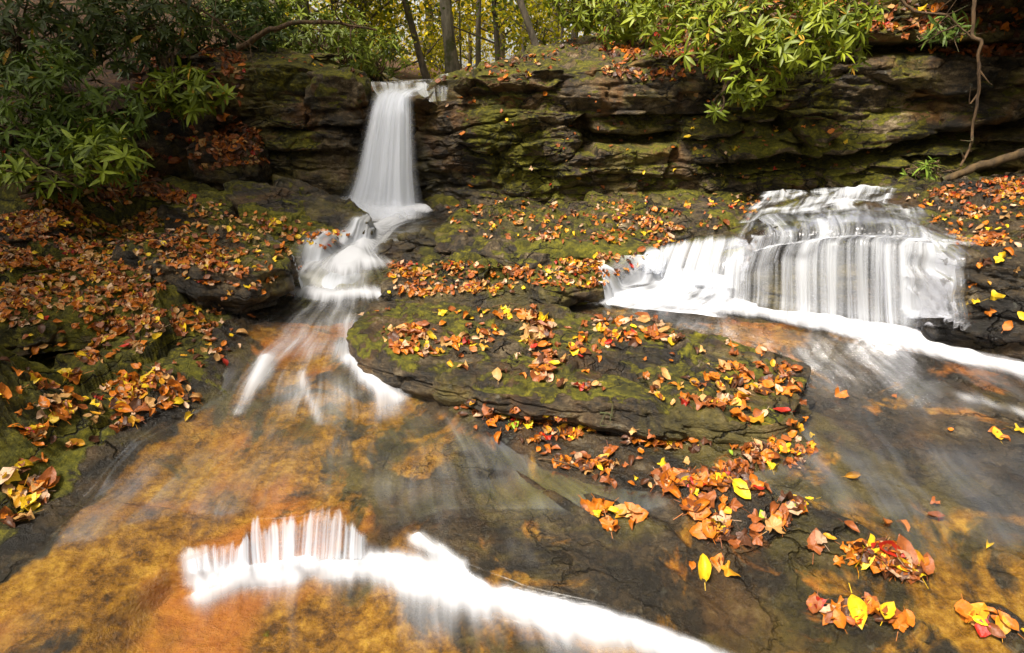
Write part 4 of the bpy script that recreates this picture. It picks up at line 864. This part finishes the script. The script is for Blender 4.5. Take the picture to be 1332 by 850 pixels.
# ------------------------------------------------------------------ rhododendrons
def rleaf(n=5, m=3, droop=.25):
    t = np.linspace(0, 1, n)[:, None]; s = np.linspace(-1, 1, m)[None]
    wd = .115 * np.sin(math.pi * np.clip(t * .93 + .05, 0, 1))**.7
    x = s * wd; y = t + 0 * s; z = .25 * np.abs(s) * wd * 1.2 - droop * t**2 + 0 * x
    return np.stack([x, y, z], -1).reshape(-1, 3), gridF(n, m)
RL, RF = rleaf()
def whorls(P, D, size, rnd, k=9, col=((.05, .10, .015), (.14, .22, .03)), yellow=.02):
    """P tips, D outward directions"""
    n = len(P); D = D / np.linalg.norm(D, axis=1, keepdims=True)
    B = basis(D); a = (np.arange(k)[None] / k * 2 * math.pi + rnd.random((n, 1)) * 6.28 + rnd.normal(0, .2, (n, k)))
    el = np.clip(rnd.normal(.2, .38, (n, k)) + rnd.normal(0, .25, (n, 1)), -.4, 1.1)
    loc = np.stack([np.cos(a) * np.cos(el), np.sin(el), np.sin(a) * np.cos(el)], -1)
    d = np.einsum('nij,nkj->nki', B, loc).reshape(-1, 3); d[:, 2] -= .08
    up = np.repeat(D, k, 0) + np.array([0, 0, .6]); M = basis(d, up, rnd.normal(0, .35, n * k))
    sc = size * rnd.uniform(.5, 1.2, n * k) * np.repeat(rnd.uniform(.7, 1.2, n), k); M = M * sc[:, None, None]
    V, F = inst(RL, RF, M, np.repeat(P, k, 0))
    c0, c1 = np.array(col[0]), np.array(col[1]); t = np.clip(rnd.random((n, 1)) * .6 + rnd.random((n, k)) * .5, 0, 1).reshape(-1, 1)
    c = c0 + (c1 - c0) * t; yl = rnd.random(n * k) < yellow; c[yl] = (.5, .28, .03)
    return V, F, np.repeat(c, len(RL), 0)
def bush(name, label, root, blobs, n, size, seed, col=((.025, .05, .012), (.10, .16, .03)), stems=14, yellow=.012, k=9, group=None, stemr=.018):
    """blobs: (centre, radii) ellipsoids that the leafy tips fill"""
    rnd = np.random.default_rng(seed); root = np.array(root); e = empty(name, root); tag(e, label, 'shrub', group)
    P = []; D = []; vol = np.array([np.prod(r) for _, r in blobs])**.67; cnt = (vol / vol.sum() * n).astype(int) + 1
    mb = MB()
    for (c, r), q in zip(blobs, cnt):
        c = np.array(c, float); r = np.array(r, float)
        d = rnd.normal(size=(q, 3)); d /= np.linalg.norm(d, axis=1, keepdims=True); rad = rnd.random((q, 1))**.28
        p = c + d * r * rad * (1 + .3 * fbm(d[:, 0] * 2, d[:, 1] * 2, d[:, 2] * 2 + seed, 2))[:, None]
        P.append(p); D.append(d * .8 + np.array([0, 0, .5]) + (c - root) * .1 + rnd.normal(0, .25, (q, 3)))
        ns = max(3, int(stems * q / n))
        for i in range(ns):
            tgt = p[rnd.integers(q)]; m = root + (c - root) * .5 + rnd.normal(0, .12, 3) * r.mean(); st = root + rnd.normal(0, .1, 3) * np.array([1, 1, .3])
            line = crom([st, m, c + (tgt - c) * .4 + rnd.normal(0, .05, 3), tgt], 14); line += rnd.normal(0, .012, line.shape)
            mb.add(*tube(line, np.linspace(stemr, .003, 14), 6))
            for j in range(5):
                b = line[rnd.integers(7, 13)]; t2 = p[np.argsort(((p - b)**2).sum(1))[rnd.integers(min(12, q))]]
                l2 = crom([b, (b + t2) / 2 + rnd.normal(0, .03, 3), t2], 6); mb.add(*tube(l2, np.linspace(.006, .002, 6), 4))
    P = np.concatenate(P); D = np.concatenate(D)
    V, F, C = whorls(P, D, size, rnd, k, col, yellow)
    mk('foliage', V - root, F, RHODO, e, attrs={'col': C}); mb.V = [v - root for v in mb.V]; mb.build('stems', TWIG, e)
    return e
def bl(px, py, Y, rx, ry, rz): return (PY(px, py, Y), (rx, ry, rz))
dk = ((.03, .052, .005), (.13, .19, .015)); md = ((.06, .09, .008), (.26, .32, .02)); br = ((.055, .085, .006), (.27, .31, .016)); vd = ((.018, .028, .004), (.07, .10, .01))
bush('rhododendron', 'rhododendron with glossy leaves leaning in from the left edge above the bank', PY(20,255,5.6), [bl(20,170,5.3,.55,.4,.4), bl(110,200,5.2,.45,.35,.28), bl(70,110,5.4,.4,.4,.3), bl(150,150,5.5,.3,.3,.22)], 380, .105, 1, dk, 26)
bush('rhododendron', 'rhododendron spray with sunlit leaves reaching out low over the left bank', PY(60,250,5.0), [bl(135,205,4.85,.24,.2,.16), bl(60,225,4.9,.3,.2,.14)], 80, .12, 2, md, 12)
bush('rhododendron', 'small drooping rhododendron in front of the shaded boulder', PY(205,60,7.2), [bl(240,120,6.4,.36,.25,.22)], 75, .125, 3, md, 12)
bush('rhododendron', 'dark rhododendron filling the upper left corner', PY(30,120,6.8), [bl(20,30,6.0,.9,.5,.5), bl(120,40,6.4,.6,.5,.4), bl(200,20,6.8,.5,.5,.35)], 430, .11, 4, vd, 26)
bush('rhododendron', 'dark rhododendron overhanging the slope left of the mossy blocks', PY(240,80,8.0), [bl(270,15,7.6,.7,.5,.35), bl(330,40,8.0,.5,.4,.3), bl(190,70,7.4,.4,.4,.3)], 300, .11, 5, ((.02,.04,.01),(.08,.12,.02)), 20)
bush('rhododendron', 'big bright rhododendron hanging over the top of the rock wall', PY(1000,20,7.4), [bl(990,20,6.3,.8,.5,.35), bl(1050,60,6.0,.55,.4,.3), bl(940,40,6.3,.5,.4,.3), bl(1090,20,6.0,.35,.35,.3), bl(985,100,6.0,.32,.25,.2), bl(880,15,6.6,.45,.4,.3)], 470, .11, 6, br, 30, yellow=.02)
bush('rhododendron', 'narrow rhododendron tip dangling below the big bright bush', PY(950,90,6.6), [bl(935,140,6.1,.06,.06,.05), bl(970,112,6.05,.16,.12,.1)], 16, .11, 7, md, 5)
bush('rhododendron', 'rhododendron between the trees and the upper wall slab', PY(820,50,9.0), [bl(830,15,8.0,.5,.5,.4), bl(760,-5,8.8,.5,.5,.4)], 260, .12, 8, br, 16)
bush('sapling', 'thin leafy sapling at the foot of the leaning log', PY(1215,225,6.0), [bl(1205,220,5.75,.22,.12,.08)], 14, .09, 9, ((.1,.16,.02),(.22,.32,.04)), 6, k=5, stemr=.006)
bush('sapling', 'sparse green shrub in the shade under the top of the wall', PY(1235,20,7.0), [bl(1230,35,6.1,.25,.2,.12)], 26, .1, 10, ((.05,.09,.012),(.14,.2,.03)), 8, k=5, stemr=.008)

# ------------------------------------------------------------------ trees
def leafcloud(P, size, rnd, c0, c1, yellow=0.):
    n = len(P); d = rnd.normal(size=(n, 3)); M = basis(d, rnd.normal(size=(n, 3))) * (size * rnd.uniform(.6, 1.3, n))[:, None, None]
    tv = np.array([[0, -.5, 0], [.28, -.1, .04], [.2, .3, .0], [0, .55, -.03], [-.2, .3, .0], [-.28, -.1, .04]]); tf = np.array([[0, 1, 2, 3], [0, 3, 4, 5]])
    V, F = inst(tv, tf, M, P); t = rnd.random((n, 1)); c = np.array(c0) + (np.array(c1) - np.array(c0)) * t
    return V, F, np.repeat(c, 6, 0)
def make_tree(seed, h, r0, low, cr, nleaf, lsize, c0, c1, lean=(0, 0), bark=BARK, nl=16, clump=.35):
    """tree at origin: returns (trunk V,F), (crown V,F,C)"""
    rnd = np.random.default_rng(seed); mb = MB(); n = 26
    z = np.linspace(-.3, h, n); line = np.stack([lean[0] * z + .12 * fbm(z * .35, 1., seed, 2) * r0 * 8, lean[1] * z + .12 * fbm(z * .35, 9., seed, 2) * r0 * 8, z], -1)
    rad = r0 * (1 - .8 * np.linspace(0, 1, n)) + r0 * .6 * np.exp(-np.maximum(z, 0) * 3 / max(r0 * 8, .1))
    mb.add(*tube(line, rad, 14, .12)); P = []
    for i in range(nl):
        f = rnd.uniform(low, 1); k = int(f * (n - 1)); st = line[k]; a = rnd.random() * 6.28; L = cr * rnd.uniform(.5, 1.1) * (1.1 - .5 * f)
        e = st + np.array([math.cos(a) * L, math.sin(a) * L, L * rnd.uniform(.0, .7)])
        ln = crom([st, (st + e) / 2 + rnd.normal(0, .12, 3) * L, e], 10); mb.add(*tube(ln, np.linspace(rad[k] * .45, .008, 10), 6))
        for j in range(6):
            c = ln[rnd.integers(4, 10)] + rnd.normal(0, .25, 3) * L * .6; mb.add(*tube(crom([ln[5], (ln[5] + c) / 2 + rnd.normal(0, .05, 3) * L, c], 6), np.linspace(max(rad[k] * .15, .01), .005, 6), 4))
            q = int(nleaf / nl / 6) + 1; P.append(c + rnd.normal(0, 1, (q, 3)) * np.array([clump, clump, clump * .55]) * cr * .5)
    P = np.concatenate(P); V, F, C = leafcloud(P, lsize, rnd, c0, c1); return mb, (V, F, C)
yel = ((.75, .62, .02), (.92, .76, .03)); ygr = ((.28, .30, .015), (.68, .60, .02)); grn = ((.07, .11, .012), (.24, .28, .025)); gold = ((.55, .42, .02), (.85, .66, .05))
protos = {}
def tree(kind, px, Y, label, s=1., rot=0., group=None, py=None):
    spec = TS[kind]
    if kind not in protos:
        mb, (V, F, C) = make_tree(**spec); e = empty('tree', (0, 0, 0)); t = mb.build('trunk', spec.get('bark', BARK), e); f = mk('crown', V, F, FOREST, e, attrs={'col': C}); protos[kind] = (t, f)
    else:
        e = empty('tree', (0, 0, 0))
        for ch in protos[kind]:
            c = ch.copy(); COL.objects.link(c); c.parent = e
    p = PY(px, 110, Y); z = float(HILL(p[0], p[1])); e.location = (p[0], p[1], z - .05); e.rotation_euler = (0, 0, rot); e.scale = (s, s, s)
    tag(e, label, 'tree', group); return e
TS = {
 'slim': dict(seed=1, h=9, r0=.06, low=.32, cr=1.6, nleaf=2600, lsize=.10, c0=ygr[0], c1=ygr[1], lean=(.03, 0)),
 'big': dict(seed=2, h=13, r0=.12, low=.4, cr=2.6, nleaf=3200, lsize=.11, c0=ygr[0], c1=yel[1], lean=(-.06, .02), bark=BARKL, nl=20),
 'green': dict(seed=3, h=6, r0=.06, low=.08, cr=1.5, nleaf=3800, lsize=.08, c0=grn[0], c1=grn[1], lean=(.12, 0), nl=22),
 'far': dict(seed=4, h=14, r0=.15, low=.10, cr=4., nleaf=4600, lsize=.17, c0=yel[0], c1=gold[1], nl=30, bark=BARKL),
 'far2': dict(seed=5, h=12, r0=.12, low=.08, cr=3.6, nleaf=4600, lsize=.16, c0=ygr[0], c1=yel[1], nl=30),
 'lean': dict(seed=6, h=6, r0=.05, low=.3, cr=1.3, nleaf=3500, lsize=.09, c0=grn[0], c1=ygr[1], lean=(-.45, .05), nl=12),
 'under': dict(seed=7, h=3.2, r0=.035, low=.05, cr=1.3, nleaf=3000, lsize=.08, c0=grn[0], c1=ygr[1], nl=20)}
near = [('big',592,13.5,'pale double limbed trunk standing right behind the tall fall',1.,0.3),('lean',712,9.6,'leaning dark tree rooted on the upper wall slab',1.,.4),('slim',622,15,'slim dark trunk just right of the pale trunk behind the fall',1.,1.),
  ('slim',372,12.5,'slim trunk rising behind the mossy blocks',1.,2.),('slim',400,14.,'slim trunk second behind the mossy blocks',1.1,3.3),('slim',352,13,'slim trunk at the left end of the group behind the mossy blocks',.9,4.4),('lean',560,12,'thin tree leaning over the lip of the tall fall',1.2,1.2),
  ('slim',680,13,'slim trunk left of the leaning dark tree',.9,5.2),('slim',745,12,'slim trunk between the upper slab and the big bright bush',.9,.2),('green',470,12.,'dense green understorey tree left of the tall fall',1.,0.),('green',410,10.6,'dense green understorey tree above the mossy blocks',.9,2.),
  ('green',650,14,'green understorey tree right of the pale trunk',1.,4.),('under',790,10.5,'leafy young tree above the upper slab',1.,1.),('under',330,10.5,'leafy young tree above the shaded left slope',1.,3.),('under',500,14,'leafy young tree over the stream above the fall',1.1,5.),('green',860,12,'green tree behind the big bright bush',1.2,5.),
  ('under',250,9.5,'leafy young tree behind the dark left bush',1.1,1.4),('green',130,10,'green tree behind the upper left corner bush',1.2,.7),('green',1010,11.5,'green tree on the slope above the rock wall',1.3,2.2),('under',440,11.2,'leafy young tree at the top of the mossy blocks',.8,.9),('under',730,11.5,'leafy young tree beside the leaning dark tree',.9,2.9),('under',600,17,'leafy young tree behind the pale double limbed trunk',1.,2.9)]
for k, px, Y, lab, s, ro in near: tree(k, px, Y, lab, s, ro, 'trees behind the falls')
rt = random.Random(5); nf = 0
for i in range(26):
    px = 140 + i * 34 + rt.uniform(-15, 15); Y = rt.choice([22, 27, 32, 38, 44]) + rt.uniform(-2, 2)
    tree('far' if rt.random() < .6 else 'far2', px, Y, 'yellow autumn tree in the distant wood behind the falls', rt.uniform(.8, 1.15), rt.random() * 6, 'distant yellow trees')

# unseen trees added round the camera to block sky and darken the water's reflections
TS['shade'] = dict(seed=11, h=11, r0=.18, low=.22, cr=3.2, nleaf=9000, lsize=.19, c0=grn[0], c1=ygr[1], nl=26)
for i, (a, d, ro) in enumerate([(62,6.2,0.),(88,5.,2.),(115,5.2,1.),(140,5.,4.),(165,5.2,5.),(-62,6.4,2.6)]):
    e = tree('shade', 666, 9, 'tall unseen leafy tree added to shade the stream', 1., ro, 'unseen trees added for shade'); e.location = (d * math.sin(R(a)), d * math.cos(R(a)), .2 + .5 * abs(math.sin(R(a))))
for i, (px, Y, zz) in enumerate([(395,9.2,0),(330,9.,.1),(450,9.8,0),(425,8.7,0),(490,10.2,0)]):
    q = PY(px, 80, Y); bush('rhododendron', ['rhododendron behind the mossy blocks', 'rhododendron above the shaded left slope', 'rhododendron over the stream just above the tall fall', 'low rhododendron beside the cap boulder at the lip', 'low rhododendron far up the stream above the lip'][i], (q[0], q[1], float(HILL(q[0], q[1]))), [((q[0], q[1], float(HILL(q[0], q[1])) + .45), (.55, .4, .4))], 110, .11, 30 + i, ((.05,.08,.01),(.2,.24,.02)), 12)

# branches, log, hanging root, twigs
def branch(name, label, pts, r0, r1, cat='branch', mat=TWIG, subs=0, seed=0, n=40, rough=.3, subl=.4):
    rnd = np.random.default_rng(seed); L = crom(pts, n); ln = np.linalg.norm(np.diff(L, axis=0), axis=1).sum(); L = L + (fbm(np.linspace(0, 6, n)[:, None] * np.ones(3), np.arange(3)[None] * 5.2, seed, 3) * ln * .012)
    mb = MB(); mb.add(*tube(L, np.linspace(r0, r1, n), 12, rough))
    for i in range(subs):
        k = rnd.integers(n // 4, n - 1); d = rnd.normal(0, 1, 3) * np.array([1, .6, .7]); d /= np.linalg.norm(d); e = L[k] + d * subl * rnd.uniform(.4, 1)
        mb.add(*tube(crom([L[k], (L[k] + e) / 2 + rnd.normal(0, .04, 3), e], 8), np.linspace(max(r1, r0 * .35), .002, 8), 6))
    b = L[0]; mb.V = [v - b for v in mb.V]; o = mb.build(name, mat); o.location = [float(q) for q in b]; tag(o, label, cat); return o
branch('hanging_root', 'thick twisting root hanging down the right end of the rock wall', YO([(1268,-40,6.0),(1268,0,5.85),(1266,45,5.8),(1276,55,5.75),(1272,75,5.75),(1274,110,5.75),(1268,150,5.75),(1264,185,5.72),(1250,215,5.65)]), .016, .009, 'root', TWIG, 6, 3, 60, subl=.2)
branch('fallen_log', 'mossy log leaning on the shelf in front of the right wall', YO([(1225,235,5.5),(1270,218,5.5),(1332,200,5.45),(1420,175,5.4)]), .028, .045, 'log', bark_material('log_bark', (.02, .012, .005), (.11, .065, .022)), 3, 4, 40, .25, .25)
branch('arching_branch', 'bare branch arching in front of the trees left of the fall', YO([(310,62,7.3),(345,44,7.2),(375,32,7.1),(410,29,7.1),(450,33,7.2),(490,40,7.4)]), .03, .010, 'branch', TWIG, 7, 5, 40)
branch('bare_branch', 'thin tangled dead branch slanting over the shaded left slope', YO([(235,0,6.8),(270,18,6.8),(310,50,6.9),(335,62,7.)]), .014, .005, 'branch', TWIG, 12, 6)
branch('bare_branch', 'long pale dead branch lying under the left bush', YO([(-40,225,4.9),(30,222,4.85),(90,230,4.85),(150,228,4.9)]), .016, .007, 'branch', TWIG, 9, 7)
branch('bare_branch', 'forked dead branch at the foot of the left bush', YO([(30,195,4.9),(60,225,4.8),(80,250,4.75)]), .012, .005, 'branch', TWIG, 8, 8)
branch('bare_branch', 'thin bare branches crossing the top right of the wall', YO([(1150,-20,6.),(1190,15,5.9),(1230,20,5.85),(1265,50,5.8)]), .014, .005, 'branch', TWIG, 10, 9)
branch('bare_branch', 'dead twig crossing the leaves beside the shaded boulder', YO([(160,245,5.9),(200,238,5.9),(232,262,5.9)]), .012, .004, 'branch', TWIG, 6, 10)

rt = random.Random(9)
for i, (a, b) in enumerate([((640,402),(676,399)),((60,470),(120,462)),((150,400),(210,392)),((700,600),(752,612)),((30,360),(90,352)),((1180,300),(1225,292)),((600,352),(650,356)),((780,540),(800,548))]):
    h1_, h2_ = camhit(*a), camhit(*b)
    if h1_ is None or h2_ is None: continue
    p, q = np.array(h1_[0]) + [0, 0, .012], np.array(h2_[0]) + [0, 0, .014]; m_ = (p + q) / 2 + [0, 0, .012]
    branch('twig', ['short dead twig lying at the back of the flat boulder','dead twig among leaves on the lower left bank','dead twig on moss in the middle of the left bank','dead twig in the leaf drift below the flat boulder','dead twig high on the left bank by the edge','dead twig in the leaves of the right shelf','dead twig on the low shelf','dead twig caught under the front edge of the flat boulder'][i], [p, m_, q], .005, .002, 'twig', TWIG, 2, 40 + i, 16, subl=.06)

# ------------------------------------------------------------------ light
w = bpy.data.worlds.new('World'); scn.world = w; w.use_nodes = True; nt = w.node_tree; bg = nt.nodes['Background']
EL, AZS = R(60), R(-140)       # sun high on the left, a little behind the camera
sky = nt.nodes.new('ShaderNodeTexSky'); sky.sky_type = 'NISHITA'; sky.sun_disc = False; sky.sun_elevation = EL; sky.sun_rotation = AZS; sky.dust_density = 3; sky.air_density = 1.
hs = nt.nodes.new('ShaderNodeHueSaturation'); hs.inputs['Saturation'].default_value = .3
nt.links.new(sky.outputs[0], hs.inputs['Color'])
tn = nt.nodes.new('ShaderNodeMix'); tn.data_type = 'RGBA'; tn.blend_type = 'MULTIPLY'; tn.inputs[0].default_value = 1; nt.links.new(hs.outputs[0], tn.inputs[6]); tn.inputs[7].default_value = (1.06, 1.0, .93, 1)
nt.links.new(tn.outputs[2], bg.inputs['Color']); bg.inputs['Strength'].default_value = .085
sd = bpy.data.lights.new('sun', 'SUN'); so = bpy.data.objects.new('sun', sd); COL.objects.link(so); sd.energy = 3.2; sd.angle = R(13); sd.color = (1, .93, .82)
dirv = Vector((math.sin(AZS) * math.cos(EL), math.cos(AZS) * math.cos(EL), math.sin(EL)))
so.rotation_euler = dirv.to_track_quat('Z', 'Y').to_euler()
scn.view_settings.view_transform = 'Standard'; scn.view_settings.look = 'None'; scn.view_settings.gamma = 1; scn.view_settings.exposure = 1.4
scn.cycles.transparent_max_bounces = 24; scn.cycles.max_bounces = 6; scn.cycles.diffuse_bounces = 3; scn.cycles.glossy_bounces = 2; scn.cycles.transmission_bounces = 4
print('done')
